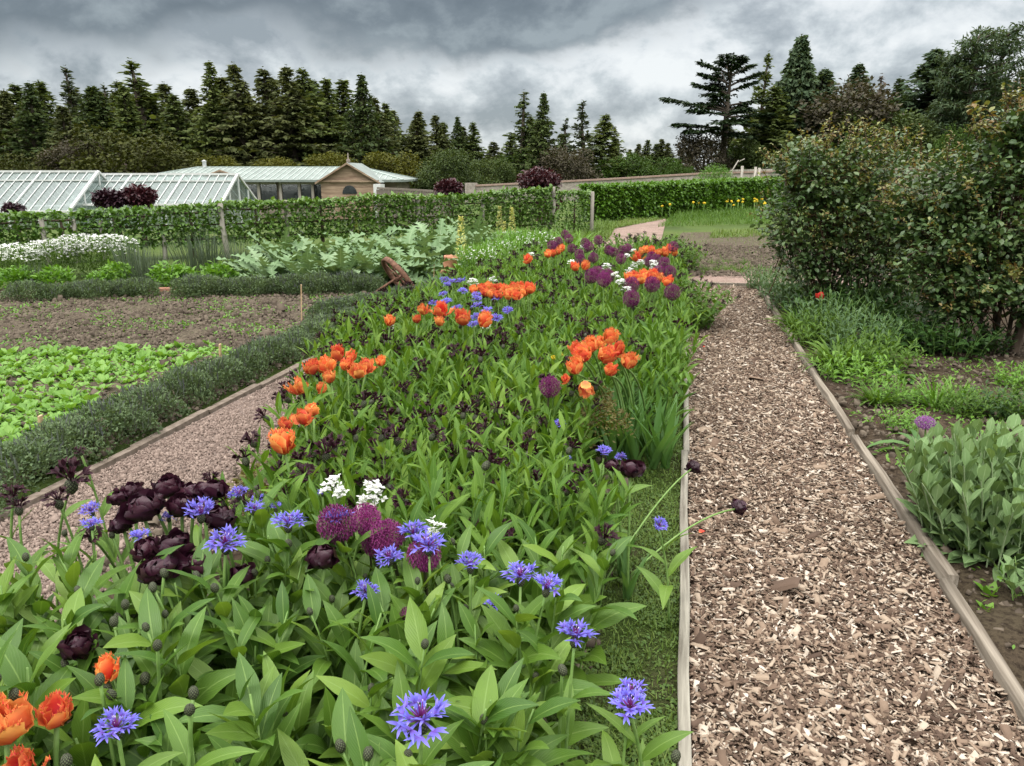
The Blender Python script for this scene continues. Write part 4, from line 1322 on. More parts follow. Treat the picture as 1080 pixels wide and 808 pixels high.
G1 = 'conifers of the wood behind the glasshouses and pavilion'
TL = [
    (4, 96, SPR[0], 88, 1.3, 'olive conifer at the left end of the wood, cut by the picture edge', 'spruce_tree'),
    (33, 88, SPR[2], 86, 1.0, 'dark conifer with bare lower trunk showing sky between its limbs', 'spruce_tree'),
    (18, 108, THIN[2], 96, 1.0, 'thin dark conifer between the two leftmost trees', 'spruce_tree'),
    (63, 72, THIN[0], 98, 1.0, 'pale sparse conifer with wispy top, left of the round dark conifer', 'larch_tree'),
    (62, 112, SPR[3], 84, 1.2, 'olive conifer in front of the pale sparse one', 'spruce_tree'),
    (92, 93, DENSE[0], 88, 1.0, 'very dark dense conifer with blunt top', 'conifer_tree'),
    (105, 90, THIN[0], 99, .9, 'thin pale spire just right of the blunt dark conifer', 'larch_tree'),
    (135, 65, THIN[1], 90, 1.5, 'tallest ragged spire left of the green roof, with open top', 'spruce_tree'),
    (128, 92, SPR[1], 87, 1.2, 'mid green conifer below the tallest left spire', 'spruce_tree'),
    (163, 100, SPR[2], 92, .8, 'narrow dark conifer right of the tallest left spire', 'spruce_tree'),
    (187, 101, SPR[4], 90, 1.2, 'green pyramid conifer above the vent pipe of the pavilion', 'spruce_tree'),
    (216, 67, SPR[1], 88, 1.0, 'ragged tall conifer left of the packed wood centre', 'spruce_tree'),
    (234, 82, SPR[3], 94, 1.2, 'olive conifer, first of the packed wood centre', 'spruce_tree'),
    (252, 69, SPR[0], 88, 1.2, 'broad olive conifer, tallest of the packed wood centre', 'spruce_tree'),
    (277, 74, SPR[3], 91, 1.1, 'slim olive conifer directly right of the tallest in the packed centre', 'spruce_tree'),
    (305, 71, SPR[0], 88, 1.3, 'full olive conifer above the middle of the green roof', 'spruce_tree'),
    (322, 74, SPR[4], 90, 1.3, 'wide green conifer above the window bays', 'spruce_tree'),
    (345, 84, SPR[1], 92, 1.2, 'ragged mid green conifer above the gable', 'spruce_tree'),
    (381, 79, SPR[2], 88, .85, 'dark spire standing clear right of the gable', 'spruce_tree'),
    (398, 104, SPR[0], 92, 1.1, 'lower olive conifer right of the dark spire', 'spruce_tree'),
    (410, 110, SPR[4], 96, 1.1, 'lower green conifer above the end of the roof', 'spruce_tree'),
    (440, 118, SPR[3], 95, 1.2, 'olive conifer on the falling right edge of the wood', 'spruce_tree'),
    (462, 122, SPR[0], 100, 1.2, 'rounded olive conifer behind the small purple globe tree', 'spruce_tree'),
    (484, 124, SPR[2], 102, .8, 'small dark spire on the falling edge of the wood', 'spruce_tree'),
    (502, 130, SPR[1], 102, 1.3, 'low conifer, last but one before the gap', 'spruce_tree'),
    (520, 150, SPR[3], 104, 1.5, 'lowest conifer at the right end of the wood', 'spruce_tree'),
    (552, 98, THIN[2], 84, 1.2, 'leaning open-crowned conifer, left of three by the tall purple bush', 'spruce_tree'),
    (577, 99, SPR[2], 82, .75, 'dark slender spire above the tall purple bush', 'spruce_tree'),
    (560, 125, SPR[1], 85, 1.3, 'bushy green conifer under the two spires above the purple bush', 'spruce_tree'),
    (600, 125, THIN[2], 86, .9, 'small open conifer right of the slender dark spire', 'spruce_tree'),
    (619, 108, THIN[0], 84, 1.1, 'pale half-bare conifer with a feathery top', 'larch_tree'),
    (634, 122, SPR[4], 88, 1.5, 'broad green conifer right of the feathery one', 'spruce_tree'),
    (650, 146, SPR[1], 90, 1.4, 'low ragged conifer at the right end of the middle group', 'spruce_tree'),
    (812, 57, THIN[1], 92, .75, 'slim pale spire beside the great dark conifer', 'spruce_tree'),
    (842, 40, BIG, 84, 1.05, 'great dark pyramid conifer, tallest right of the cedar', 'conifer_tree'),
    (822, 92, SPR[4], 82, 1.5, 'green conifer filling the left skirt of the great pyramid', 'spruce_tree'),
    (868, 74, DENSE[1], 86, 1.1, 'dark conifer at the right shoulder of the great pyramid', 'conifer_tree'),
    (908, 70, DENSE[1], 92, .9, 'dark neat spire right of the brown rounded tree', 'spruce_tree'),
    (930, 80, conifer(540, 16, 2.6, 'brown', 120, ragged=.4, gap=.1, ns=8), 94, 1., 'bleached half-dead conifer between two dark spires', 'larch_tree'),
    (953, 83, SPR[2], 94, .9, 'small dark spire right of the bleached conifer', 'spruce_tree'),
    (980, 55, DENSE[1], 90, 1.2, 'tall dark green spire left of the pine', 'spruce_tree'),
    (998, 76, conifer(541, 16, 3.2, 'brown', 200, ragged=.4), 88, 1.1, 'reddish brown conifer left of the pine', 'conifer_tree'),
]
for px, py, parts, D, ws_, lab, nm in TL:
    h0 = 24 if parts is BIG else 16
    tree(parts, h0, px, py, D, lab, nm.split('_')[0] if nm != 'conifer_tree' else 'conifer', nm, ws_, G1 if px < 530 else None)
for i, px in enumerate(range(-238, 660, 26)):      # farther row closing the wood
    yv = np.interp(px, [0, 250, 350, 480, 530, 560, 650], [96, 82, 90, 128, 162, 130, 156]) + rng0.uniform(-8, 10)
    tree(SPR[[0, 3, 4, 1][i % 4]], 16, px, yv, 112, 'shaded conifer of the farther row, filling the wood behind', 'spruce', 'spruce_tree', 1.5, 'farther row of the wood')
BT = [
    (28, 160, BL[3], 74, 1.0, 'dull olive bushy tree behind the left glasshouse'),
    (75, 152, BL[2], 76, 1.0, 'greyish twiggy tree left of the olive broadleaf'),
    (128, 134, BL[3], 74, 1.1, 'large olive broadleaf in front of the tallest left spire'),
    (180, 162, BL[3], 78, 1.2, 'olive broadleaf above the left end of the green roof'),
    (232, 166, BL[0], 76, .9, 'yellow-green tree above the dormer'),
    (290, 168, BL[0], 78, .9, 'yellow-green tree above the middle of the pavilion roof'),
    (345, 163, BL[0], 80, 1.0, 'yellowish tree directly behind the gable'),
    (412, 162, BL[0], 76, 1.1, 'yellow-green tree at the right end of the pavilion'),
    (262, 168, BL[3], 82, 1.1, 'dull olive tree between two yellow-green ones'),
    (378, 166, BL[3], 84, 1.1, 'low olive tree right of the gable'),
    (472, 158, BLD, 72, .9, 'very dark broadleaf behind the small purple globe tree'),
    (520, 168, BLD, 80, .9, 'dark low tree behind the end pier of the stone wall'),
    (548, 160, BL[1], 84, .9, 'fresh green tree left of the tall purple bush'),
    (600, 158, BL[2], 80, 1.0, 'brownish twiggy tree behind the tall purple bush'),
    (660, 165, BL[1], 84, 1.2, 'green bushy tree at the end of the middle group'),
    (690, 168, BL[1], 100, 1.1, 'light green tree beside the cedar, over the wall'),
    (744, 140, BL[2], 80, .75, 'round grey-brown twiggy tree under the cedar'),
    (780, 158, BL[1], 84, 1.0, 'green bush right of the cedar trunk'),
    (716, 172, BL[1], 74, .7, 'low green bush behind the wall, left of the cedar'),
    (880, 95, BL[2], 84, 1.0, 'tall brownish rounded tree right of the great pyramid'),
    (850, 150, BLD, 78, .9, 'dark broadleaf at the foot of the great pyramid'),
    (800, 150, BLD, 80, .8, 'dark broadleaf left of the great pyramid'),
    (925, 118, BLD, 80, .9, 'low spreading dark tree under the bleached conifer'),
    (968, 124, BLD, 82, .8, 'dark tree under the tall green spire'),
    (1008, 137, BL[1], 70, .45, 'small light green tree in front of the dark pine'),
    (1050, 120, BLD, 86, .9, 'dark tree at the foot of the pine'),
]
for px, py, parts, D, ws_, lab in BT:
    tree(parts, 9 if parts is BLD else 8, px, py, D, lab, 'tree', 'broadleaf_tree', ws_)
for i, (px, py) in enumerate(((672, 152), (683, 148), (690, 152), (699, 147), (706, 151), (664, 158), (716, 158), (728, 160))):
    tree(SPR[i % 4], 16, px, py, 190, 'tiny far-off conifer on the horizon left of the cedar', 'conifer', 'conifer_tree', 1.4, 'far-off conifers on the horizon')


for i, px in enumerate(range(772, 1130, 21)):
    tree((SPR + DENSE)[(i * 3) % 7], 16, px, np.interp(px, [770, 850, 900, 960, 1020, 1120], [128, 96, 104, 100, 78, 70]) + rng0.uniform(-6, 14), 108, 'shaded conifer closing the wood behind the dark shrubs', 'spruce', 'spruce_tree', 1.2, 'farther conifers behind the shrubs')


def cedar():
    global rng
    rng = np.random.default_rng(77)
    D = 80.
    base = ad(762, 170, D); g = float(ground_z(base * (1, 1, 0)))
    top = ad(765, 60, D); h = top[2] - g
    sc = D / 811 * 1.02
    t = thing('cedar_tree', 'flat-tiered cedar standing alone against the sky', 'cedar', (base[0], base[1], g))
    tr = MB(); cw = MB()
    tube(tr, bez((0, 0, -.5), (-.1, 0, h * .5), tuple(CR * .3 + np.array((0, 0, h * .98))), 10), [.42, .30, .08], 9)
    zpx = lambda y: (ad(762, y, D)[2] - g)
    limbs = []   # tip dx in px, tip y px, start y px
    for dx, ty, sy in ((-60, 103, 118), (-50, 132, 136), (-30, 88, 100), (-24, 76, 88), (-26, 64, 78), (-8, 60, 72), (14, 62, 74), (24, 68, 82), (32, 76, 92), (28, 86, 98), (42, 104, 112), (48, 120, 124),
                       (40, 134, 130), (30, 146, 140), (-36, 118, 122), (-22, 108, 116), (20, 110, 118), (-40, 140, 140), (18, 128, 130), (-14, 92, 100)):
        limbs.append((dx * sc, rng.uniform(-1.8, 1.8), zpx(ty), zpx(sy)))
        limbs.append((dx * sc * rng.uniform(-.5, .5), rng.choice((-1, 1)) * rng.uniform(2, 5) * (1 if ty > 85 else .5), zpx(ty) + rng.normal(0, .3), zpx(sy)))
    for x, y, z1, z0 in limbs:
        tip = CR * x + CF * y + np.array((0, 0, z1)); st = np.array((0, 0, z0))
        c = bez(st, st * .45 + tip * .55 + np.array((0, 0, .2)) - np.array((0, 0, .1 * abs(x) * .2)), tip, 8)
        tube(tr, c, [.11, .035], 5, cap=False)
        L = np.linalg.norm(tip - st)
        k = int(30 + 75 * L)
        u = .25 + .75 * rng.random(k) ** .7
        p = np.stack([np.interp(u, np.linspace(0, 1, 8), c[:, i]) for i in range(3)], 1)
        a0 = math.atan2(tip[1], tip[0])
        off = rng.normal(0, .10 * L + .22, k) * (1.2 - .55 * u)
        p += np.stack([-sin(a0) * off, cos(a0) * off, rng.normal(0, .06, k) - .06 * np.abs(off)], 1)
        sl = rng.uniform(.3, .62, k)
        leaves(cw, p, a0 + np.sign(off) * .7 + rng.normal(0, .6, k), sl, sl * .42, rng.normal(.12, .2, k), rng.uniform(.1, .7, k), nseg=2, prof=lambda t: np.array([.4, 1., .15]), flat=True, jag=.8, roll=rng.normal(0, .3, k))
    link('trunk', tr.mesh('trunk', [M['trunk']]), t)
    link('crown', cw.mesh('crown', [leaf_mat('cedar_needles', [(.012, .026, .010), (.022, .042, .015), (.035, .058, .022)], trans=.1, rough=.6, spec=.2)]), t)


cedar()


def pine(px, py, D, label, seed, spread):
    global rng
    rng = np.random.default_rng(seed)
    top = ad(px, py, D); g = float(ground_z(top * (1, 1, 0))); h = top[2] - g
    t = thing('pine_tree', label, 'pine', (top[0], top[1], g))
    tr = MB(); cw = MB()
    st = bez((0, 0, -.5), (rng.normal(0, .6), rng.normal(0, .6), h * .5), (0, 0, h * .95), 10)
    tube(tr, st, [.42, .3, .08], 8)
    for i in range(46):
        q = .25 + .75 * (i + rng.random()) / 46
        c = st[min(9, int(q * 9))] * (1, 1, 0) + np.array((0, 0, h * .95 * q))
        a = i * GA; bl = spread * (1.05 - .6 * abs(q - .5) - .45 * max(0, q - .7)) * rng.uniform(.55, 1.1)
        tip = c + np.array((cos(a) * bl, sin(a) * bl, bl * rng.uniform(.1, .55)))
        b = bez(c, c * .5 + tip * .5 - np.array((0, 0, .2)), tip, 6)
        tube(tr, b, [.12, .04], 4, cap=False)
        for u in (.5, .72, .9, 1.0):
            cc = b[min(5, int(u * 5))]
            k = 34
            s = rng.uniform(.5, .85)
            leaf_cloud(cw, [(*cc, s * 1.2, s * 1.2, s * .55)], k, .5, .3, inner=.2, nseg=2)
    link('trunk', tr.mesh('trunk', [M['trunk']]), t)
    link('crown', cw.mesh('crown', [CONC['blue']]), t)


pine(1034, 28, 80, 'tall dark pine with open tiered limbs at the right of the wood', 91, 3.4)
pine(1066, 24, 82, 'dark spreading pine cut by the right edge', 92, 3.8)
pine(1012, 52, 82, 'shorter open pine leaning out left of the tall pine', 93, 3.0)

# ------------------------------------------------------------------ hedge, espaliers, posts, purple bushes
rng = np.random.default_rng(31)


def slab_leaves(mb, p0, p1, zb, zt0, zt1, th, n, Ll, ratio, tiers=None, top=.25):
    p0 = np.asarray(p0)[:2]; p1 = np.asarray(p1)[:2]
    d = p1 - p0; L = np.linalg.norm(d); d = d / L; nn = np.array((-d[1], d[0]))
    u = rng.random(n); s = rng.choice((-1, 1), n) * (1 - .55 * rng.random(n) ** 2) * th / 2
    zt = zt0 + (zt1 - zt0) * u
    q = rng.random(n)
    z = zb + (zt - zb) * q
    k = rng.random(n) < top
    z = np.where(k, zt + rng.normal(0, .02, n), z); s = np.where(k, rng.uniform(-th / 2, th / 2, n), s)
    if tiers:
        keep = (rng.random(n) < .42) | (np.abs(((q * tiers) % 1) - .6) < .30)
        u, s, z = u[keep], s[keep], z[keep]
    n = len(u)
    bump = 1 + .45 * (vnoise(u * L, z, .28) - .5)
    s = s * bump
    xy = p0 + d * (u * L)[:, None] + nn * s[:, None]
    az = math.atan2(nn[1], nn[0]) + np.where(s < 0, pi, 0) + rng.normal(0, .9, n)
    l = Ll * rng.uniform(.6, 1.3, n)
    leaves(mb, np.concatenate([xy, z[:, None]], 1), az, l, l * ratio, rng.normal(.3, .5, n), rng.uniform(.3, 1.3, n), nseg=2, prof=P_oval, fold=.25, roll=rng.normal(0, .4, n))


h0, h1 = at(622, 233), at(905, 213.5)
t = thing('clipped_hedge', 'clipped bright green hedge running along the far side of the garden', 'hedge')
mb = MB()
zt = lambda x, y, p: H + (p @ CF) * (182 - y) / 840
a_, b_ = zt(630, 196, h0), zt(900, 184, h1)
slab_leaves(mb, h0, h1, .02, a_, b_, .95, 26000, .13, .62, top=.2)
# leafy end face
dd = (h1 - h0)[:2]; dd /= np.linalg.norm(dd); nn_ = np.array((-dd[1], dd[0]))
slab_leaves(mb, h0[:2] - nn_ * .45, h0[:2] + nn_ * .45, .02, a_, a_, .2, 1000, .11, .62)
link('foliage', mb.mesh('foliage', [M['hedge']]), t)
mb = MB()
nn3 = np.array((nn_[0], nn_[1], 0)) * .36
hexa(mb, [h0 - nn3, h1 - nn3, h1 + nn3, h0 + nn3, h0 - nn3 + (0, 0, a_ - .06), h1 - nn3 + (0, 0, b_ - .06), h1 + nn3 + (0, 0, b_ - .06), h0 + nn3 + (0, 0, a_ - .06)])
link('dark_core', mb.mesh('dark_core', [plain_mat('hedge_inside', (.012, .022, .006), (.03, .05, .012), 9, .95, .0, .8, .05)], False), t)  # solid box filling the hedge; its dark colour stands for the shade inside


def post(px, ytop, D, label, w=.10, lean=0., group='grey posts of the espalier row'):
    p = ad(px, ytop, D)
    mb = MB(); z = p[2]
    tube(mb, [(lean * -z, 0, -.25), (0, 0, z * .6), (0, 0, z - .02), (0, 0, z)], [w * .55, w * .5, w * .48, w * .3], 8)
    o = link('fence_post', mb.mesh('fence_post', [M['post']]), None, (p[0], p[1], 0))
    return tag(o, label, 'post', group)


FD = lambda px: np.interp(px, [-80, 0, 235, 440, 584], [13.6, 14, 15.5, 18, 19.8])
for px, y, lab in ((43, 229, 'short grey post half hidden in the espalier near the picture edge'), (77, 231, 'thin grey post under the gap in the espalier leaves'), (106, 232, 'grey post below the two dark globe bushes'),
                   (172, 247, 'low grey post showing its foot under the leaves'), (232, 214, 'tall pale post between the glasshouse gable and the cardoons'), (301, 211, 'dark grey post almost buried in leaves before the window bays'),
                   (371, 232, 'low post glimpsed beneath the dense leaves before the gable'), (440, 207, 'tall pale post right of the gable'), (509, 210, 'grey post left of the tall purple bush'), (584, 197, 'tall bare end post of the espalier row, at the path')):
    post(px, y, FD(px) - .14, lab, .11 if px in (232, 440, 584) else .085, rng.normal(0, .05))
post(625, 202, 21., 'slim pale post standing alone by the pink path', .10)
segs = [(-70, 40, 232, 226), (40, 85, 226, 226), (80, 165, 224, 221), (165, 233, 221, 216), (233, 302, 214, 213), (302, 371, 213, 211), (371, 441, 209, 207), (441, 510, 209, 206), (510, 584, 204, 199)]
for i, (xa, xb, ya, yb) in enumerate(segs):
    pa, pb = ad(xa, ya, FD(xa)), ad(xb, yb, FD(xb))
    mid = (pa + pb) / 2
    t = thing('espalier_tree', ['espalier fruit tree in front of the tall glasshouse, at the picture edge', 'narrow gappy espalier between two short posts', 'espalier fruit tree in front of the two dark globe bushes', 'espalier fruit tree before the low glasshouse roof', 'tiered espalier before the glasshouse gable and window bays',
                                'tiered espalier before the windows of the pavilion', 'dense dark green espalier before the timber gable', 'tiered espalier under the small purple globe tree', 'dense espalier ending at the bare end post'][i], 'espalier tree', (mid[0], mid[1], 0), 0, 'espalier fruit trees in one row')
    mb = MB()
    o = mid * (1, 1, 0)
    L = np.linalg.norm((pb - pa)[:2])
    slab_leaves(mb, pa - o, pb - o, .22, pa[2], pb[2], .34, int(1500 * L * (1 if i not in (1,) else .55)), .105, .58, tiers=None if i in (6, 8) else 4, top=.16)
    link('foliage', mb.mesh('foliage', [M['espalier']]), t)
    mb = MB()
    tube(mb, [(0, 0, -.1), (.02, 0, .4), (0, 0, mid[2] - .1)], [.05, .035, .02], 6)
    for z in (.35, .62, .9):
        z = min(z, mid[2] - .1)
        tube(mb, [(pa - o) * (1, 1, 0) + np.array((0, 0, z)), (0, 0, z - .02), (pb - o) * (1, 1, 0) + np.array((0, 0, z))], [.012, .024, .012], 5)
    link('trunk', mb.mesh('trunk', [M['bark']]), t)
pa, pb = ad(590, 203, 21.5), ad(623, 203, 21.1)
t = thing('espalier_tree', 'short leafy espalier between the tall purple bush and the slim post', 'espalier tree', ((pa + pb) / 2) * (1, 1, 0))
mb = MB(); o = np.array(t.location)
slab_leaves(mb, pa - o, pb - o, .1, pa[2], pb[2], .4, 1100, .10, .58)
link('foliage', mb.mesh('foliage', [M['espalier']]), t)
mb = MB(); tube(mb, [(0, 0, -.1), (0, 0, .9)], [.04, .02], 6); link('trunk', mb.mesh('trunk', [M['bark']]), t)


def globe_bush(px, ytop, wpx, ybot, D, mat, label, n=2600, tall=False):
    p = ad(px, ytop, D); g = min(0., float(ground_z(p * (1, 1, 0))))
    r = wpx / 2 * D / 811 * 1.0
    hb = (ybot - ytop) * D / 830 / 2
    t = thing('purple_bush', label, 'purple bush', (p[0], p[1], g), 0)
    zc = p[2] - hb - g
    lb = [(0, 0, zc, r * .9, r * .9, hb * .92)] + [(r * .5 * cos(a), r * .5 * sin(a), zc + hb * .3 * sin(3 * a), r * .55, r * .55, hb * .6) for a in np.arange(6) * 1.05]
    if tall:
        lb += [(r * .5, 0, zc - hb * 1.2, r * .6, r * .6, hb * .8), (r * .3, -.2, zc - hb * 2.0, r * .55, r * .55, hb * .7)]
    link('foliage', mesh_lobed(int(px), lb, n, .10, .6, M[mat], inner=.45), t)
    mb = MB(); tube(mb, [(0, 0, -.2), (.03, .02, zc * .5), (0, 0, zc)], [.06, .035], 6)
    for a in np.arange(5) * 1.26:
        tube(mb, [(0, 0, zc - hb * .7), (r * .5 * cos(a), r * .5 * sin(a), zc + hb * .2)], [.025, .01], 4)
    link('trunk', mb.mesh('trunk', [M['bark']]), t)


globe_bush(115, 200, 31, 219, 17.5, 'purple_dark', 'blackish purple globe bush, darker one of the pair before the low glasshouse')
globe_bush(145, 195, 33, 218, 17.8, 'purple_leaf', 'wine-red globe bush, redder one of the pair before the low glasshouse')
globe_bush(473, 189, 27, 208, 21, 'purple_leaf', 'small wine-red globe tree on a thin trunk right of the pavilion')
globe_bush(569, 175, 44, 206, 22.5, 'purple_leaf', 'tall wine-red bush rising behind the end post', 4200, True)
globe_bush(13, 215, 20, 224, 16.5, 'purple_dark', 'low scrap of purple leaves over the espalier in front of the tall glasshouse', 300)

# round clipped bush, posts and stump on the right over the hedge
p = ad(755, 174, 46)
t = thing('round_bush', 'round bright green bush peeping over the far hedge', 'bush', (p[0], p[1], 0))
link('foliage', mesh_lobed(61, [(0, 0, p[2] - .55, .9, .9, .6), (-.35, .1, p[2] - .7, .7, .7, .5), (.35, -.1, p[2] - .75, .7, .7, .55)], 3000, .12, .3, M['hedge'], inner=.5), t)
mb = MB(); tube(mb, [(0, 0, -.2), (0, 0, p[2] - .5)], [.08, .05], 6); link('trunk', mb.mesh('trunk', [M['bark']]), t)
for px, y, lab in ((783, 175, 'pale fence post over the hedge, nearest the round bush'), (797, 176, 'middle one of three pale posts over the far hedge'), (801, 177, 'last pale post over the hedge before the dark shrub')):
    p = ad(px, y, 48)
    mb = MB(); tube(mb, [(0, 0, -2.2), (0, 0, p[2])], [.09, .08], 7)
    tag(link('fence_post', mb.mesh('fence_post', [M['post']]), None, (p[0], p[1], 0)), lab, 'post')
a, b = ad(770, 180, 48), ad(815, 179, 48)
mb = MB(); bar(mb, a, b, .06, .1)
tag(link('fence_rail', mb.mesh('fence_rail', [M['post']], False)), 'pale rail joining the posts over the far hedge', 'rail')
p = ad(772, 180, 47.5); q = ad(779, 169, 47.5)
mb = MB(); tube(mb, [(p[0], p[1], -.5), p, q], [.06, .05, .035], 6); tube(mb, [q - (0, 0, .1), q + CR * .35 + np.array((0, 0, .08))], [.04, .03], 5)
tag(link('bare_branch', mb.mesh('bare_branch', [M['post']])), 'bleached crooked branch sticking up beside the round bush', 'branch')
# bird table
p = at(700, 226)
t = thing('bird_table', 'small dark bird table in front of the hedge by the path', 'bird table', p)
mb = MB(); tube(mb, [(0, 0, -.1), (0, 0, .42)], [.04, .04], 6); link('leg', mb.mesh('leg', [M['fence_wood']]), t)
mb = MB(); bar(mb, (-.3, 0, .44), (.3, 0, .44), .4, .05); link('tray', mb.mesh('tray', [M['fence_wood']], False), t)

# ------------------------------------------------------------------ left beds


def clump(name, px, py, mesh, label, cat, sc=1., group=None, z=0., part='foliage', rz=None):
    p = at(px, py, z)
    return grow(name, label, cat, p, rng.random() * 6.28 if rz is None else rz, [(part, mesh)], group, sc=sc)


# catmint edging along the gravel path
y = 2.35; i = 0
while y < 8.8:
    x = -3.40 + rng.normal(0, .03)
    grow('catmint_plant', 'low grey-green catmint mound edging the salad bed beside the gravel path', 'catmint', (x, y, 0), rng.random() * 6.28, [('foliage', CATMINT[i % 4])], 'catmint mounds along the gravel path', sc=(rng.uniform(.68, .85), rng.uniform(.8, 1.0), rng.uniform(.68, .95)))
    y += rng.uniform(.34, .45); i += 1
for k, (pa, pb, lab) in enumerate((((18, 318), (165, 313), 'catmint mound in the far edging row before the white flowers'), ((185, 314), (400, 309), 'catmint mound in the far edging row before the cardoons'), ((330, 340), (480, 312), 'catmint mound by the rusty wheel, behind the orange tulips'))):
    A, B = at(*pa), at(*pb); n = int(np.linalg.norm(B - A) / .33) + 1
    for j in range(n):
        p = A + (B - A) * (j + .5) / n + np.array((rng.normal(0, .05), rng.normal(0, .05), 0))
        grow('catmint_plant', lab, 'catmint', p, rng.random() * 6.28, [('foliage', CATMINT[(i + j) % 4])], 'far catmint row ' + 'abc'[k] if False else ('catmint mounds ' + ('before the white flowers', 'before the cardoons', 'by the rusty wheel')[k]), sc=rng.uniform(.75, 1.0) * (1.15 if k == 1 else 1))

# salad bed
n = 0
A, B, C_, D_ = at(-60, 379)[:2], at(225, 369)[:2], np.array((-3.66, 2.9)), np.array((-6.2, 2.9))
for u in np.linspace(0, 1, 18):
    for v in np.linspace(0, 1, 19):
        q = (1 - u) * (1 - v) * A + u * (1 - v) * B + u * v * C_ + (1 - u) * v * D_ + rng.normal(0, .05, 2)
        dd = ray(540, 404)
        rel = np.array((q[0], q[1], -H)); f = rel @ CF; xx = rel @ CR
        sx = 540 + 811 * xx / (f * cos(PITCH) + H * sin(PITCH))
        if sx < -25 or rng.random() < .06: continue
        grow('salad_plant', 'pale green salad seedling in the bed beside the catmint edging', 'salad plant', (q[0], q[1], .01), rng.random() * 6.28, [('leaf', LETTUCE[n % 5])], 'salad plants in the near left bed', sc=rng.uniform(.6, .92))
        n += 1
blades('salad_leaves', 34000, (-6.2, -3.7), (3.2, 6.2), .055, .42, M['lettuce'], 'lower salad leaves filling gaps in the salad bed', lambda x, y: (y < A[1] + (x - A[0]) / (B[0] - A[0]) * (B[1] - A[1])) * (vnoise(x, y, .4) > .3), e=(10, 70), nseg=3, prof=P_spoon, z=.02)

# row pegs
for (px, py, hh, w, lab) in ((232, 383, .17, .035, 'flat wooden label peg at the corner of the salad bed'), (44, 466, .17, .035, 'flat wooden label peg among the catmint mounds'), (318, 340, .42, .012, 'thin pale cane stuck in the bare soil'), (457, 300, .3, .014, 'thin cane by the terracotta pot')):
    p = at(px, py); mb = MB()
    bar(mb, (0, 0, -.1), (.01, .0, hh), w, .012)
    tag(link('garden_peg', mb.mesh('garden_peg', [plain_mat('peg_wood', (.34, .23, .13), (.52, .38, .24), 20, .8, .1, .2)], False), None, p, (0, .04, YAW)), lab, 'peg')

# rusty seed-drill wheel
M['rust'] = plain_mat('rusty_iron', (.06, .03, .02), (.19, .10, .065), 24, .85, .2, .5, .004)
p = at(422, 312)
t = thing('rusty_wheel', 'rusty iron wheel with handle leaning out of the catmint', 'iron wheel', p, YAW)
mb = MB()
th = np.linspace(0, 2 * pi, 33)
Rw = .33
ring_ = []
for a in th:
    for r_, x_ in ((Rw, -.035), (Rw, .035), (Rw - .035, .03), (Rw - .035, -.03)):
        ring_.append((x_, r_ * cos(a), r_ * sin(a)))
mb.add(ring_, q=[(i * 4 + j, i * 4 + (j + 1) % 4, i * 4 + 4 + (j + 1) % 4, i * 4 + 4 + j) for i in range(32) for j in range(4)])
ax = Matrix.Translation((0, 0, .24)) @ Matrix.Rotation(radians(-38), 4, 'Y') @ Matrix.Rotation(radians(24), 4, 'Z')
w_ = link('rim', mb.mesh('rim', [M['rust']]), t); w_.matrix_local = ax
for k in range(3):
    mb = MB(); a = k * pi / 3
    tube(mb, [(0, Rw * .97 * cos(a), Rw * .97 * sin(a)), (0, -Rw * .97 * cos(a), -Rw * .97 * sin(a))], .011, 6)
    s_ = link('spoke', mb.mesh('spoke', [M['rust']]), t); s_.matrix_local = ax
mb = MB(); tube(mb, [(-.03, 0, .24), (-.22, -.02, .12), (-.36, -.03, .03), (-.44, -.02, -.03)], .017, 7); link('handle', mb.mesh('handle', [M['rust']]), t)
mb = MB(); lathe(mb, [(0, -.06), (.03, -.06), (.03, .06), (0, .06)], 10); h_ = link('hub', mb.mesh('hub', [M['rust']]), t); h_.matrix_local = ax @ Matrix.Rotation(pi / 2, 4, 'Y')

# terracotta forcing pot
p = at(474, 289)
M['terracotta'] = plain_mat('terracotta', (.32, .14, .08), (.46, .24, .16), 10, .85, .15, .3)
t = thing('terracotta_pot', 'terracotta forcing pot half hidden by cardoon leaves', 'pot', p, .3, sc=.72)
mb = MB(); lathe(mb, [(.20, 0), (.21, .03), (.185, .1), (.15, .34), (.165, .36), (.165, .40), (.135, .41), (.12, .38)], 20); link('pot_body', mb.mesh('pot_body', [M['terracotta']]), t)
mb = MB(); lathe(mb, [(.0, .44), (.02, .44), (.03, .42), (.14, .40), (.0, .395)], 20); lid = link('pot_lid', mb.mesh('pot_lid', [M['terracotta']]), t)
t.rotation_euler = (0, .12, 0)

# cardoons
for k, (px, py, s) in enumerate(((285, 300, 1.0), (322, 303, .95), (360, 302, 1.05), (398, 300, 1.1), (340, 288, 1.15), (300, 285, 1.1), (430, 296, 1.05), (385, 283, 1.2), (428, 280, 1.2), (462, 280, 1.15), (490, 276, 1.15), (515, 272, 1.1), (455, 268, 1.25), (500, 264, 1.2))):
    lab = 'silvery cardoon with jagged arching leaves ' + ('at the near left of its bed, palest of all', 'in the front rank by the catmint', 'in the front rank left of the rusty wheel', 'directly behind the rusty wheel', 'in the second rank before the pavilion windows', 'at the back left of its bed', 'between rusty wheel and terracotta pot', 'in the middle rank before the timber gable', 'in the middle rank below the tall pale post', 'behind the terracotta pot', 'right of the terracotta pot', 'at the right end by the white-flowered grass', 'in the back rank below the small purple globe tree', 'in the back rank near the yellow spires')[k]
    clump('cardoon_plant', px, py, CARDOON[k % 4], lab, 'cardoon', s * .95, 'cardoons in the long left bed', part='leaf')


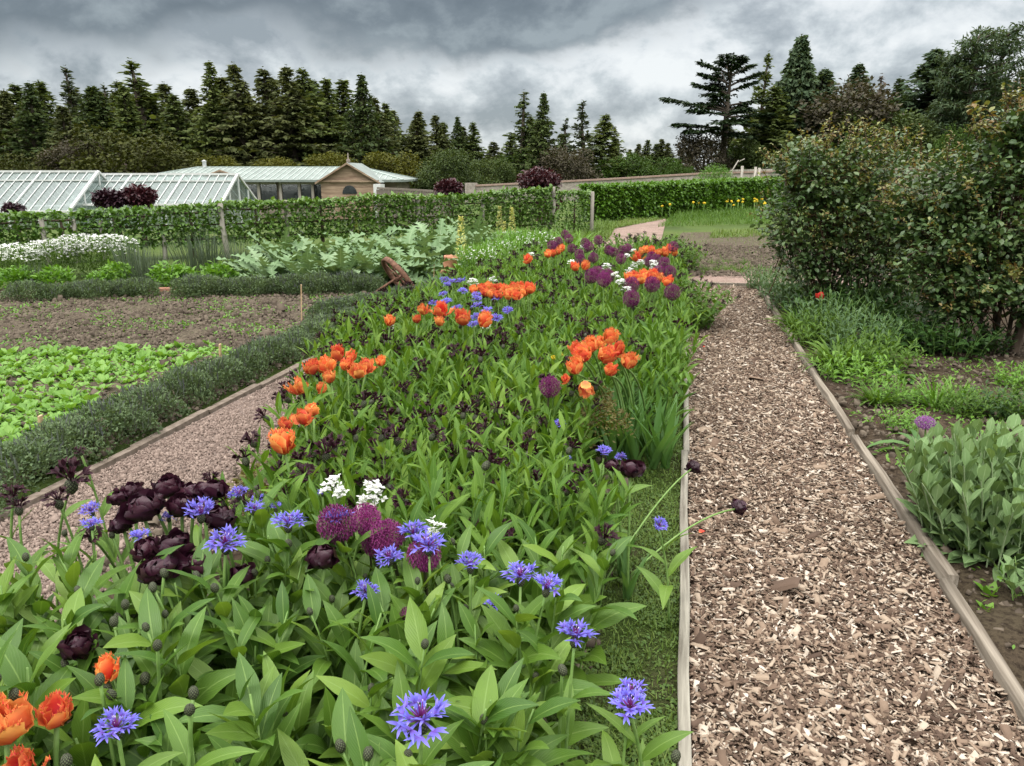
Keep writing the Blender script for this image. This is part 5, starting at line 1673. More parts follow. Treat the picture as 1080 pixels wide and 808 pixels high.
def flowery(seed, R, hgt, n, nf, leafm, petal, Ll=.06, ratio=.25, fl=.02):
    """Airy clump: narrow leaves on upright shoots below, small flowers scattered over the top."""
    global rng
    rng = np.random.default_rng(seed)
    a = MB(); b = MB()
    ph = rng.random(n) * 6.28; r = R * np.sqrt(rng.random(n)); z = hgt * rng.random(n) ** .7 * .9
    leaves(a, np.stack([r * np.cos(ph), r * np.sin(ph), z], 1), ph + rng.normal(0, 1, n), Ll * rng.uniform(.6, 1.3, n), Ll * ratio, rng.normal(.9, .4, n), rng.uniform(0, .9, n), nseg=2, prof=P_lance)
    ph = rng.random(nf) * 6.28; r = R * 1.05 * np.sqrt(rng.random(nf)); z = hgt * (1.02 - .35 * rng.random(nf) ** 1.6) * (1 - .2 * (r / R) ** 2)
    p = np.stack([r * np.cos(ph), r * np.sin(ph), z], 1)
    for k in range(4):
        leaves(b, p, ph + k * pi / 2, fl * rng.uniform(.8, 1.2, nf), fl * .9, np.radians(rng.uniform(0, 60, nf)), .3, nseg=1, prof=lambda t: np.array([.4, 1.])[:len(t)], flat=True)
    return a.mesh('foliage', [leafm]), b.mesh('blossom', [petal])


WF = [flowery(600 + i, .44, .62, 2000, 300, M['green'], M['white_tip'], fl=.026) for i in range(2)]
for k, (px, py, s, lab) in enumerate(((-12, 296, 1.0, 'white-flowered clump cut by the picture edge'), (22, 296, 1.0, 'white-flowered clump second from the picture edge'), (55, 293, 1.05, 'white-flowered clump in the middle of its drift'), (88, 290, 1.15, 'tall white-flowered clump below the dark globe bushes'), (116, 290, 1.15, 'white-flowered clump at the end of its drift'))):
    f, b = WF[k % 2]
    p = at(px, py)
    grow('white_flower_clump', lab, 'flower clump', p, rng.random() * 6, [('foliage', f), ('blossom', b)], 'white flower drift at the far left', sc=s * .9)
SPIKY = [basal(610 + i, 90, .55, .022, M['grey_leaf'], e=(70, 89), c=(0, 20), nseg=2, spread=.18, flat=True) for i in range(2)]
for k, (px, py, s, lab) in enumerate(((150, 300, 1., 'thin upright grey stems right of the white flowers'), (137, 296, 1.1, 'airy dark green stems beside the white flowers'), (205, 292, 1.25, 'reddish haze of upright stems before the low post'), (222, 290, 1.2, 'upright grey stems left of the tall pale post'), (165, 300, .9, 'short spiky grey clump behind the bright leaves'), (252, 293, 1.1, 'grey bushy stems left of the cardoons'), (40, 305, .7, 'low green stems under the white flowers'))):
    clump('upright_plant', px, py, SPIKY[k % 2], lab, 'plant', s, 'upright stemmed plants in the far left bed')
BRIGHT = [mesh_mound(620 + i, .26, .36, 420, .085, .5, M['bright'], up=.5) for i in range(3)]
for k, (px, py, s, lab) in enumerate(((125, 300, .9, 'bright green leafy plant before the thin grey stems'), (180, 305, 1.0, 'bright green leafy plant beside the gap in the catmint row'), (196, 303, .8, 'smaller bright leafy plant near the catmint gap'), (232, 304, 1.0, 'bright green leafy plant below the tall pale post'), (105, 303, .6, 'small bright leafy plant under the white flowers'), (60, 306, .9, 'low bright green plant under the middle white clump'), (20, 306, .9, 'low bright green plant at the picture edge'))):
    clump('leafy_plant', px, py, BRIGHT[k % 3], lab, 'plant', s, 'bright leafy plants in the far left bed')
mb = MB(); bar(mb, at(155, 309.5) + (0, 0, .03), at(186, 308.5) + np.array((0, 0, .03)), .12, .08)
tag(link('brick_edging', mb.mesh('brick_edging', [plain_mat('brick_red', (.28, .13, .09), (.40, .22, .16), 14, .9, .1, .4)], False)), 'few reddish bricks showing in the gap of the far catmint row', 'brick edging')

# yellow spires and white-flowered grass by the end post
SP = []
for i in range(2):
    rng = np.random.default_rng(640 + i)
    mb = MB(); n = 240
    z = rng.random(n) * .5 + .2; ph = rng.random(n) * 6.28; r = .055 * (1.1 - (z - .2) / .55)
    leaves(mb, np.stack([r * np.cos(ph), r * np.sin(ph), z], 1), ph, .03, .022, rng.normal(.4, .3, n), .2, nseg=1, prof=lambda t: np.array([.6, .9]), flat=True)
    SP.append(mb.mesh('flower_spike', [petal_mat('pale_yellow_spike', [(0, (.36, .40, .10)), (1, (.62, .58, .20))])]))
SPLEAF = basal(645, 16, .35, .2, M['bright'], e=(15, 60), c=(20, 80), spread=.04)
for k, (px, py, s, lab) in enumerate(((527, 262, 1.1, 'pale yellow flower spire, left one before the espalier'), (540, 264, 1.1, 'pale yellow flower spire, right one before the espalier'), (487, 292, 1.15, 'pale yellow spire beside the terracotta pot'), (377, 262, .8, 'small pale yellow spire rising from the cardoons'), (532, 268, .8, 'short pale spire between the two tall ones'))):
    p = at(px, py)
    grow('yellow_spire', lab, 'flower', p, 0, [('flower_spike', SP[k % 2]), ('foliage', SPLEAF)], sc=s * 1.15)
GF = [flowery(650 + i, .34, .5, 900, 90, M['bright'], M['white_tip'], Ll=.16, ratio=.09, fl=.022) for i in range(2)]
for k, (px, py, s, lab) in enumerate(((505, 296, 1.0, 'grassy bright clump with white dots right of the pot'), (525, 290, 1.05, 'grassy clump with white dots, middle of its group'), (548, 284, 1.1, 'grassy clump dotted white near the end post'), (565, 276, 1.1, 'grassy clump dotted white below the end post'), (540, 272, 1., 'grassy clump dotted white behind its group'))):
    f, b = GF[k % 2]
    grow('grassy_clump', lab, 'flower clump', at(px, py), rng.random() * 6, [('foliage', f), ('blossom', b)], 'grassy white-dotted clumps', sc=s)
for k, (px, py, s, lab) in enumerate(((600, 268, 1.9, 'fresh green tuft at the foot of the end post'), (612, 263, 1.8, 'fresh green tuft by the slim post and path'), (596, 258, 1.7, 'green tuft behind the end post'))):
    clump('grass_tuft', px, py, BTUFT[k % 2], lab, 'tuft', s)

# far plots on the right: chives, grass bands, yellow tulips
for k, (px, py, s) in enumerate(((745, 287, .7), (757, 288, .8), (768, 287, .9), (780, 289, .9), (790, 286, .8), (735, 283, .7), (752, 280, .7), (785, 280, .7), (765, 279, .7), (742, 290, .6))):
    clump('chive_clump', px, py, TUFT[k % 2], 'low green tufty clump edging the far plot past the cross path', 'tuft', s, 'tufts edging the far plot')
def band(name, a, b, c, d, n, L, mat, label, z=.01, ratio=.1, prof=P_strap):
    u = rng.random(n)[:, None]; v = rng.random(n)[:, None]
    p = (1 - u) * (1 - v) * at(*a) + u * (1 - v) * at(*b) + u * v * at(*c) + (1 - u) * v * at(*d)
    mb = MB(); l = L * rng.uniform(.5, 1.3, n)
    leaves(mb, p + (0, 0, z), rng.random(n) * 6.28, l, l * ratio, np.radians(rng.uniform(35, 88, n)), rng.uniform(.1, 1, n), nseg=2, flat=True, prof=prof)
    return struct(name, mb, mat, True, 'stuff', label)
band('far_grass', (694, 240), (812, 237), (815, 228), (708, 230), 4000, .14, M['green'], 'band of grass in front of the yellow tulips')
band('far_grass', (748, 252), (812, 250), (812, 244), (752, 246), 1200, .14, M['grass'], 'grass band in the far plot')
band('iris_leaves', (700, 233), (815, 229), (820, 219), (735, 222), 3500, .28, M['green'], 'drift of green leaves among the yellow tulips', ratio=.07)
band('far_meadow', (690, 283), (815, 279), (815, 244), (700, 246), 1500, .07, M['grass'], 'thin short grass over the far plots')
band('far_weeds', (628, 246), (655, 240), (700, 232), (660, 232), 2500, .12, M['grass'], 'weeds edging the pink path')
band('weedy_verge', (580, 262), (640, 256), (652, 236), (625, 236), 3500, .16, M['grass'], 'weedy ground between the end post and the pink path')
YT = mesh_orange_tulip(660, 'yellow', .4, False)
mbst = MB(); tube(mbst, [(0, 0, 0), (.01, 0, .42)], .006, 5); YST = mbst.mesh('stem', [M['stem']])
for px in list(rng.uniform(793, 806, 9)) + list(rng.uniform(762, 790, 9)) + [698, 702, 706, 730, 736, 742]:
    p = at(px, np.interp(px, [695, 740, 810], [231, 227, 226]) + rng.uniform(-3, 3))
    grow('yellow_tulip', 'small yellow tulip in the far drift before the clipped hedge', 'tulip', p, rng.random() * 6, [('stem', YST), ('bloom', YT, (.01, 0, .42))], 'yellow tulips before the far hedge', sc=rng.uniform(.95, 1.25))

# ------------------------------------------------------------------ right border
rng = np.random.default_rng(51)


def big_shrub(label, base, lobes, n, seed, stems):
    """Many-stemmed rose-like shrub: thick old stems, arching twigs, glossy leaflets, reddish young tips."""
    global rng
    rng = np.random.default_rng(seed)
    t = thing('leafy_shrub', label, 'shrub', base)
    o = np.array(t.location)
    lb = []
    for px, py, D, rx, ry, dy in lobes:
        c = ad(px, py, D) - o
        k = D / 830
        lb.append((*c, rx * k, dy, ry * k))
    tr = MB(); tw = MB(); fo = MB(); yo = MB()
    for k, (dx, dy, hh) in enumerate(stems):
        tip = np.array((dx, dy, hh))
        c = bez((rng.normal(0, .05), rng.normal(0, .05), -.1), tip * (.25, .25, .55), tip, 8)
        tube(tr, c, [.024, .016, .008], 7)
    for l in lb:
        c = np.array(l[:3]); k = int(24 * max(1, l[3] / .4))
        d = rand_unit(k); tips = c + d * np.array(l[3:]) * rng.uniform(.8, 1.3, (k, 1)) * np.where(d[:, 2:] < -.2, .8, 1)
        for q in range(k):
            s = np.array((c[0] * .6, c[1] * .6, max(.25, c[2] * .55))) + rng.normal(0, .13, 3)
            b = bez(s, c + rng.normal(0, .08, 3), tips[q], 6)
            tube(tw, b, [.0055, .0022], 4, cap=False)
            # compound leaves along the outer half
            m_ = 22
            u = .45 + .55 * rng.random(m_)
            p = np.stack([np.interp(u, np.linspace(0, 1, 6), b[:, i]) for i in range(3)], 1) + rng.normal(0, .045, (m_, 3))
            ll = .058 * rng.uniform(.6, 1.2, m_)
            leaves(fo, p, rng.random(m_) * 6.28, ll, ll * .68, rng.normal(.2, .5, m_), rng.uniform(.2, 1.0, m_), nseg=3, prof=P_oval, fold=.2, roll=rng.normal(0, .4, m_))
            if d[q, 2] > -.1 and rng.random() < .8:
                m_ = 16
                p = tips[q] + d[q] * rng.uniform(-.06, .09, (m_, 1)) + rng.normal(0, .022, (m_, 3)) + np.array((0, 0, .02))
                ll = .036 * rng.uniform(.6, 1.3, m_)
                leaves(yo, p, rng.random(m_) * 6.28, ll, ll * .55, rng.normal(.6, .5, m_), rng.uniform(.1, .9, m_), nseg=2, prof=P_oval, fold=.3, roll=rng.normal(0, .4, m_))
                tube(tw, [tips[q] - d[q] * .05, tips[q] + d[q] * .09 + np.array((0, 0, .03))], [.003, .0015], 4, cap=False)
    leaf_cloud(fo, lb, int(n * .55), .055, .68, inner=.35, nseg=3)
    # arching canes reaching out of the bush, leaves grouped along them
    for q in range(34):
        l = lb[int(rng.integers(len(lb)))]
        a = rng.random() * 6.28
        p0 = np.array(l[:3]) * (.8, .8, .75)
        out = np.array((cos(a), sin(a), 0)) * rng.uniform(.35, .7)
        p2 = np.array(l[:3]) + out + np.array((0, 0, l[5] * rng.uniform(.3, 1.1)))
        b = bez(p0, (p0 + p2) / 2 + np.array((0, 0, .45)), p2, 8)
        tube(tw, b, [.006, .002], 4, cap=False)
        m_ = 30
        u = .35 + .65 * rng.random(m_)
        p = np.stack([np.interp(u, np.linspace(0, 1, 8), b[:, i]) for i in range(3)], 1) + rng.normal(0, .025, (m_, 3))
        ll = .055 * rng.uniform(.6, 1.2, m_)
        tgt = yo if q % 3 == 0 else fo
        leaves(tgt, p, rng.random(m_) * 6.28, ll, ll * .64, rng.normal(.1, .4, m_), rng.uniform(.3, 1.2, m_), nseg=3, prof=P_oval, fold=.25, roll=rng.normal(0, .3, m_))
    # erect top shoots
    for q in range(75):
        l = lb[int(rng.integers(len(lb)))]
        p0 = np.array(l[:3]) + np.array((rng.normal(0, .5) * l[3], rng.normal(0, .4) * l[4], l[5] * .8))
        p1 = p0 + np.array((rng.normal(0, .07), rng.normal(0, .07), rng.uniform(.10, .30)))
        tube(tw, [p0, (p0 + p1) / 2, p1], [.005, .002], 4, cap=False)
        m_ = 20
        u = rng.random(m_)[:, None]
        p = p0 + (p1 - p0) * u + rng.normal(0, .012, (m_, 3))
        ll = .042 * rng.uniform(.6, 1.3, m_)
        leaves(yo, p, rng.random(m_) * 6.28, ll, ll * .6, rng.normal(.35, .4, m_), rng.uniform(.2, 1.1, m_), nseg=2, prof=P_oval, fold=.3, roll=rng.normal(0, .3, m_))
    link('trunk', tr.mesh('trunk', [M['bark']]), t)
    link('twig', tw.mesh('twig', [M['twig']]), t)
    link('foliage', fo.mesh('foliage', [M['rose_leaf']]), t)
    link('young_shoots', yo.mesh('young_shoots', [M['rose_young']]), t)


b1 = ad(880, 260, 8.6) * (1, 1, 0)
big_shrub('dark leafy shrub with bronze shoots, farther one, overhanging the chip path', b1,
          [(858, 192, 8.4, 46, 36, .45), (900, 185, 8.6, 52, 38, .5), (832, 232, 8.3, 34, 44, .4), (878, 228, 8.4, 46, 40, .5), (925, 225, 8.6, 42, 40, .45), (852, 272, 8.4, 40, 32, .45), (905, 268, 8.5, 48, 34, .5), (950, 235, 8.7, 40, 44, .5), (958, 285, 8.5, 36, 30, .45), (942, 185, 9.0, 36, 30, .4), (890, 174, 8.7, 40, 26, .4), (845, 172, 8.4, 26, 24, .3)],
          9000, 71, [(-.3, 0, .9), (.1, .1, 1.0), (.3, .1, .95), (-.1, .2, .8), (.0, .1, 1.2)])
b2 = ad(1066, 300, 6.95) * (1, 1, 0)
big_shrub('dark leafy shrub with bronze shoots, nearer one, with bare trunks showing at its foot', b2,
          [(1008, 198, 7.2, 46, 34, .5), (1052, 178, 7.0, 46, 40, .5), (1086, 152, 6.9, 28, 36, .35), (975, 212, 7.5, 36, 30, .45), (1000, 250, 7.1, 50, 36, .5), (1052, 240, 6.9, 52, 44, .55), (1102, 245, 6.9, 52, 56, .55), (990, 292, 7.0, 42, 24, .4), (1042, 298, 6.8, 44, 26, .45), (1098, 312, 6.7, 40, 32, .45), (1005, 322, 6.9, 30, 14, .3), (950, 232, 7.5, 22, 22, .3), (1078, 132, 6.9, 18, 18, .22)],
          12000, 72, [(-.2, .15, .9), (.15, .1, 1.0), (-.05, .2, 1.1)])
# the nearer shrub's old leaning trunk
mb = MB(); tube(mb, bez((-.02, -.05, -.08), (-.16, 0, .2), (-.50, .1, .85), 8), [.045, .03, .016], 8); tube(mb, bez((.08, -.1, -.08), (.08, -.12, .25), (.2, 0, .8), 8), [.05, .04, .025], 8)
o2 = [o for o in bpy.data.objects if o.get('label', '').startswith('dark leafy shrub with bronze shoots, nearer')][0]
link('trunk', mb.mesh('trunk', [M['bark']]), o2)

# felted grey-green campion
SAGE, sage_tips = clump_mesh(700, 110, .47, .28, 13, .112, .37, 4, M['sage'], plain_mat('felted_stem', (.22, .30, .15), (.32, .40, .23), 30, .8, .1, .1), prof=P_spoon, e=(50, 88), c=(0, 40), lean=.13, t0=.1, wave=.08, taper=.25, hv=.35, sr=.004)
SAGEB = basal(701, 170, .20, .27, M['sage'], e=(10, 75), c=(10, 60), nseg=5, prof=P_spoon, spread=.25)
p = at(1050, 577)
grow('campion_plant', 'large grey-green felted leafy clump leaning over the right board', 'campion', p, .4, [('foliage', SAGE), ('basal_leaves', SAGEB)], sc=1.1)
SAGE2, _ = clump_mesh(702, 7, .16, .06, 7, .10, .3, 4, M['sage'], prof=P_spoon, e=(40, 80), c=(5, 40), lean=.08, t0=.15, taper=.3)
p = at(1082, 640)
grow('campion_plant', 'small grey-green felted plant at the right picture edge below the large clump', 'campion', p, 0, [('foliage', SAGE2)])
SEED = basal(703, 9, .07, .5, M['bright'], e=(30, 80), c=(10, 50), nseg=3, prof=P_oval, spread=.012)
for px, py, s, lab in ((1043, 632, 1., 'little bright seedling on bare soil below the felted clump'), (1040, 648, .7, 'smaller bright seedling just below the other by the right board')):
    clump('seedling', px, py, SEED, lab, 'seedling', s, part='leaf')

# lone pink allium with broad leaves
p = at(972, 480)
mb = MB(); crv = bez((0, 0, 0), (.01, 0, .12), (-.005, 0, .2), 6); tube(mb, crv, [.006, .005], 6)
grow('allium', 'lone pale pink-purple allium with broad strap leaves in the right border', 'allium', p, 0, [('stem', mb.mesh('stem', [M['stem']])), ('flower_head', ALLIUM_PALE, crv[-1], (0, 0, 0), (), (1.45, 1.45, 1.0)), ('leaf', basal(704, 6, .36, .15, M['tulip_leaf'], e=(25, 60), c=(40, 120), nseg=6, spread=.02))])
# red tulip
p = at(864, 316, .33)
mb = MB(); crv = bez((.06, .02, -.33), (.05, 0, -.1), (0, 0, 0), 7); tube(mb, crv, .006, 6)
grow('tulip', 'single red tulip in front of the farther dark shrub', 'tulip', p, 0, [('stem', mb.mesh('stem', [M['stem']])), ('bloom', RTULIP, (0, 0, -.01), (0, 0, 0), (), 1.25), ('leaf', TLEAF[0], (.06, .02, -.33))])

# herbaceous clumps along the right board
PER1, _ = clump_mesh(710, 40, .36, .20, 10, .11, .26, 3, M['green'], e=(40, 80), lean=.16, hv=.35)
PER2, _ = clump_mesh(711, 36, .27, .22, 9, .085, .34, 3, M['bright'], e=(30, 75), lean=.16, hv=.35)
PER3, _ = clump_mesh(712, 40, .46, .21, 12, .10, .26, 3, M['greygreen'], e=(35, 80), lean=.14, hv=.3)
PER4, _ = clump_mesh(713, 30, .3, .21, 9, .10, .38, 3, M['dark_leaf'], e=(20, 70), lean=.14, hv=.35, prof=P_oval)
FERN = basal(714, 130, .36, .10, M['green'], e=(45, 85), c=(40, 120), nseg=9, prof=lambda t: P_lance(t) * (.4 + .6 * (np.arange(len(t)) % 2)), spread=.12)
for px, py, me, s, lab in (
    (818, 316, PER3, 1.0, 'grey-green leafy plant at the far end of the right board'), (832, 330, PER3, 1.1, 'leafy green plant under the farther shrub beside the board'), (845, 352, FERN, 1.0, 'feathery green plant arching over the right board'),
    (872, 362, PER3, 1.15, 'tall leafy plant behind the red tulip'), (860, 368, PER1, 1.0, 'leafy green clump at the foot of the red tulip'), (905, 378, PER3, 1.1, 'dark green leafy clump between the two shrubs'),
    (885, 392, FERN, 1.0, 'feathery bright clump before the leafy dark one'), (902, 405, PER2, 1.0, 'low bright leafy clump beside the right board'), (925, 392, PER1, 1.0, 'mid green leafy plant under the gap of the shrubs'),
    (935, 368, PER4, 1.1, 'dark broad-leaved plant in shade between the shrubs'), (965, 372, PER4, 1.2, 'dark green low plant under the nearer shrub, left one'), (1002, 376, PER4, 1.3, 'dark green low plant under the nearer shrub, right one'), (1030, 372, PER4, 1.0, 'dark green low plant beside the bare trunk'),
    (948, 425, PER2, .7, 'low bright weeds beside the board, left of the pink allium'), (925, 428, FERN, .55, 'small ferny weed by the board'), (1010, 440, PER1, .6, 'green leafy weed behind the felted clump'), (1050, 440, PER4, .75, 'green leafy weed right of the daylily tuft'), (1078, 445, PER1, .65, 'green leafy weed at the picture edge behind the felted clump'),
    (800, 306, PER3, .8, 'small leafy plant at the corner of the cross path'), (1075, 410, PER2, .8, 'bright leaves at the foot of the bare trunk'), (955, 455, PER2, .55, 'low creeping weed left of the pink allium'), (890, 345, PER4, 1.2, 'dark leafy plant in deep shade of the farther shrub')):
    clump('leafy_plant', px, py, me, lab, 'plant', s)
for px, py, s, lab in ((985, 432, .9, 'fresh green strap-leaved tuft behind the pink allium'), (1008, 428, .8, 'strap-leaved tuft left of the nearer trunk')):
    clump('daylily_tuft', px, py, BTUFT[0], lab, 'tuft', s, part='leaf')
HOSTA = basal(716, 6, .22, .55, M['tulip_leaf'], e=(30, 70), c=(30, 90), nseg=5, prof=P_oval, spread=.03)
clump('hosta_plant', 945, 402, HOSTA, 'few rounded grey-green leaves by the ferny weeds', 'plant', .8, part='leaf')
clump('dock_plant', 915, 478, basal(717, 6, .2, .32, M['green'], e=(5, 35), c=(10, 60), nseg=5, prof=P_spoon, spread=.02), 'flat dock leaves lying over the right board', 'plant', .9, part='leaf')

# ------------------------------------------------------------------ the flower bed
rng = np.random.default_rng(81)


def to_px(p):
    rel = np.asarray(p, float) - np.array((0, 0, H))
    f = rel @ CF; x = rel @ CR; u = rel[2]
    z = f * cos(PITCH) - u * sin(PITCH); v = f * sin(PITCH) + u * cos(PITCH)
    return 540 + FPX * x / z, 404 - FPX * v / z


BED_L = lambda y: np.interp(y, [0, 2, 2.8, 3.8, 5, 6.5, 8, 12], [-2.0, -1.75, -1.5, -1.92, -2.5, -2.62, -2.45, -2.3])
BED_R = lambda y: np.interp(y, [0, 1.5, 3, 4.5, 5.5, 7, 12], [-.28, -.26, -.22, -.02, .08, .06, -.05])

# front knapweeds: every stem a part of its plant, with its leaves and bud
nF = 0
pts = []
for tries in range(4000):
    y = rng.uniform(.55, 2.35); x = rng.uniform(-1.75, BED_R(y) - .05)
    px, py = to_px((x, y, .5))
    if px < -90 or px > 720 or py > 1010: continue
    if py < np.interp(px, [0, 120, 300, 480, 700], [610, 640, 585, 600, 560]): continue
    if all((x - a) ** 2 + (y - b) ** 2 > .185 ** 2 for a, b in pts):
        pts.append((x, y))
for x, y in pts:
    px, py = to_px((x, y, .5))
    where = 'around the corner orange tulips' if px < 150 and py > 680 else 'below the black tulips' if px < 270 else 'below the big alliums' if px < 480 else 'beside the grass strip'
    t = thing('knapweed', 'big-leaved knapweed with scaly buds, near end of bed, ' + where, 'knapweed', (x, y, .03), rng.random() * 6.28, 'big-leaved knapweeds at the near end of the bed', rng.uniform(.92, 1.08))
    ns = 6
    for k in range(ns):
        me_s, me_f, tip, tg, crv = KSTEM[int(rng.integers(len(KSTEM)))]
        a = k * GA; r = .085 * math.sqrt(k / ns)
        s = link('stem', me_s, t, (r * cos(a), r * sin(a), 0), (rng.normal(0, .06), rng.normal(0, .06), rng.random() * 6.28), rng.uniform(.82, 1.02))
        link('foliage', me_f, s)
        if rng.random() < .55:
            link('bud', BUD, s, tip, tip_rot(tg, rng.random() * 6), rng.uniform(.85, 1.15))
    nF += 1

# mid-bed knapweeds with dark maroon heads
pts2 = []
y = 2.2
while y < 12.2:
    sp_ = .27 + .012 * y
    nx = int((BED_R(y) - BED_L(y)) / sp_)
    for k in range(nx + 1):
        xx = BED_L(y) + (BED_R(y) - BED_L(y)) * (k + .5) / (nx + 1) + rng.normal(0, .05)
        yy = y + rng.normal(0, .05)
        px, py = to_px((xx, yy, .5))
        if px < -60: continue
        if px < 270 and py > 480 and yy < 3.2: continue        # bare, thinly planted corner beside the gravel
        if px < 330 and py > 600 and yy < 2.6: continue
        if any((xx - a) ** 2 + (yy - b) ** 2 < .2 ** 2 for a, b in pts): continue
        if 596 < px < 715 and 385 < py < 500 and 2.9 < yy < 4.9: continue   # tulip clump stands here
        pts2.append((xx, yy))
    y += sp_
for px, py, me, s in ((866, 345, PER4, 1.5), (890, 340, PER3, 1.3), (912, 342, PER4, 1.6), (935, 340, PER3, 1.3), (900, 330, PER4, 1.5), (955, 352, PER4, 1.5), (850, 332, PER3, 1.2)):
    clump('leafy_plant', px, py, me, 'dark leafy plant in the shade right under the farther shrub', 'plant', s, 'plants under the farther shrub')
HEADS = 0
for i, (x, y) in enumerate(pts2):
    px, py = to_px((x, y, .5))
    near = y < 5.2
    me, tips = (KMID[i % 6] if near else KFAR[i % 4])
    zone = ('beside the left gravel path' if px < 340 else 'behind the white-topped alliums' if px < 470 else 'in mid bed below the tulip clump' if px < 590 else 'by the grass strip below the tulip clump') if y < 3.9 else \
        ('around the orange tulips along the left path' if px < 420 else 'between the long orange row and the tulip clump' if px < 600 else 'overhanging the chip path beyond the tulip clump') if y < 6.2 else \
        ('below the far orange tulips' if px < 560 else 'leading to the far purple alliums' if px < 680 else 'at the far path edge')
    t = thing('knapweed', 'leafy knapweed with ragged dark maroon heads ' + zone, 'knapweed', (x, y, .03), rng.random() * 6.28, 'dark-headed knapweeds ' + zone, rng.uniform(.86, 1.05))
    link('foliage', me, t)
    hk = rng.random()
    frac = np.interp(px, [280, 450, 600, 720], [.46, .32, .24, .16]) * (1.0 if y < 6 else .75)
    for tp, tg in tips:
        if rng.random() < frac:
            link('flower_head', MAROON[int(rng.integers(4))], t, tp, tip_rot(tg + rng.normal(0, .3, 3), rng.random() * 6), rng.uniform(1.15, 1.65))
            HEADS += 1


def stemmed(name, label, cat, px, py, z, head, group=None, sc=1., face=(0, 0, 1), stem_m='stem', rad=.004, lean=.08, leaf=None, leafn=0, base=.02, off=(0, 0, 0), headname='bloom', extra=None, headsc=1.):
    """A single flower: its head stands at photo pixel px,py at height z, its stem comes up from the soil."""
    h = at(px, py, z)
    ln = rng.normal(0, lean, 2)
    b = np.array((h[0] + ln[0], h[1] + ln[1], base))
    t = thing(name, label, cat, b, 0, group)
    tip = h - b
    crv = bez((0, 0, 0), (ln[0] * -.15, ln[1] * -.15, tip[2] * .62), tip, 9)
    mb = MB(); tube(mb, crv, [rad * 1.15, rad], 6)
    st = link('stem', mb.mesh('stem', [M[stem_m]]), t)
    tg = (crv[-1] - crv[-2]); tg = tg / np.linalg.norm(tg) + np.asarray(face) * 1.0
    rot = tip_rot(tg, rng.random() * 6.28)
    hd = link(headname, head, t, tip + np.asarray(off), rot, sc)
    if extra:
        for nm, me in extra:
            link(nm, me, hd)
    if leaf is not None:
        link('leaf', leaf, t, (0, 0, 0), (0, 0, rng.random() * 6.28), tip[2] / .55)
    if leafn:
        fb = MB(); stem_foliage(fb, crv, leafn, .2, nseg=8, t0=.15, t1=.82)
        link('foliage', fb.mesh('foliage', [M['knap_leaf']]), t)
    return t


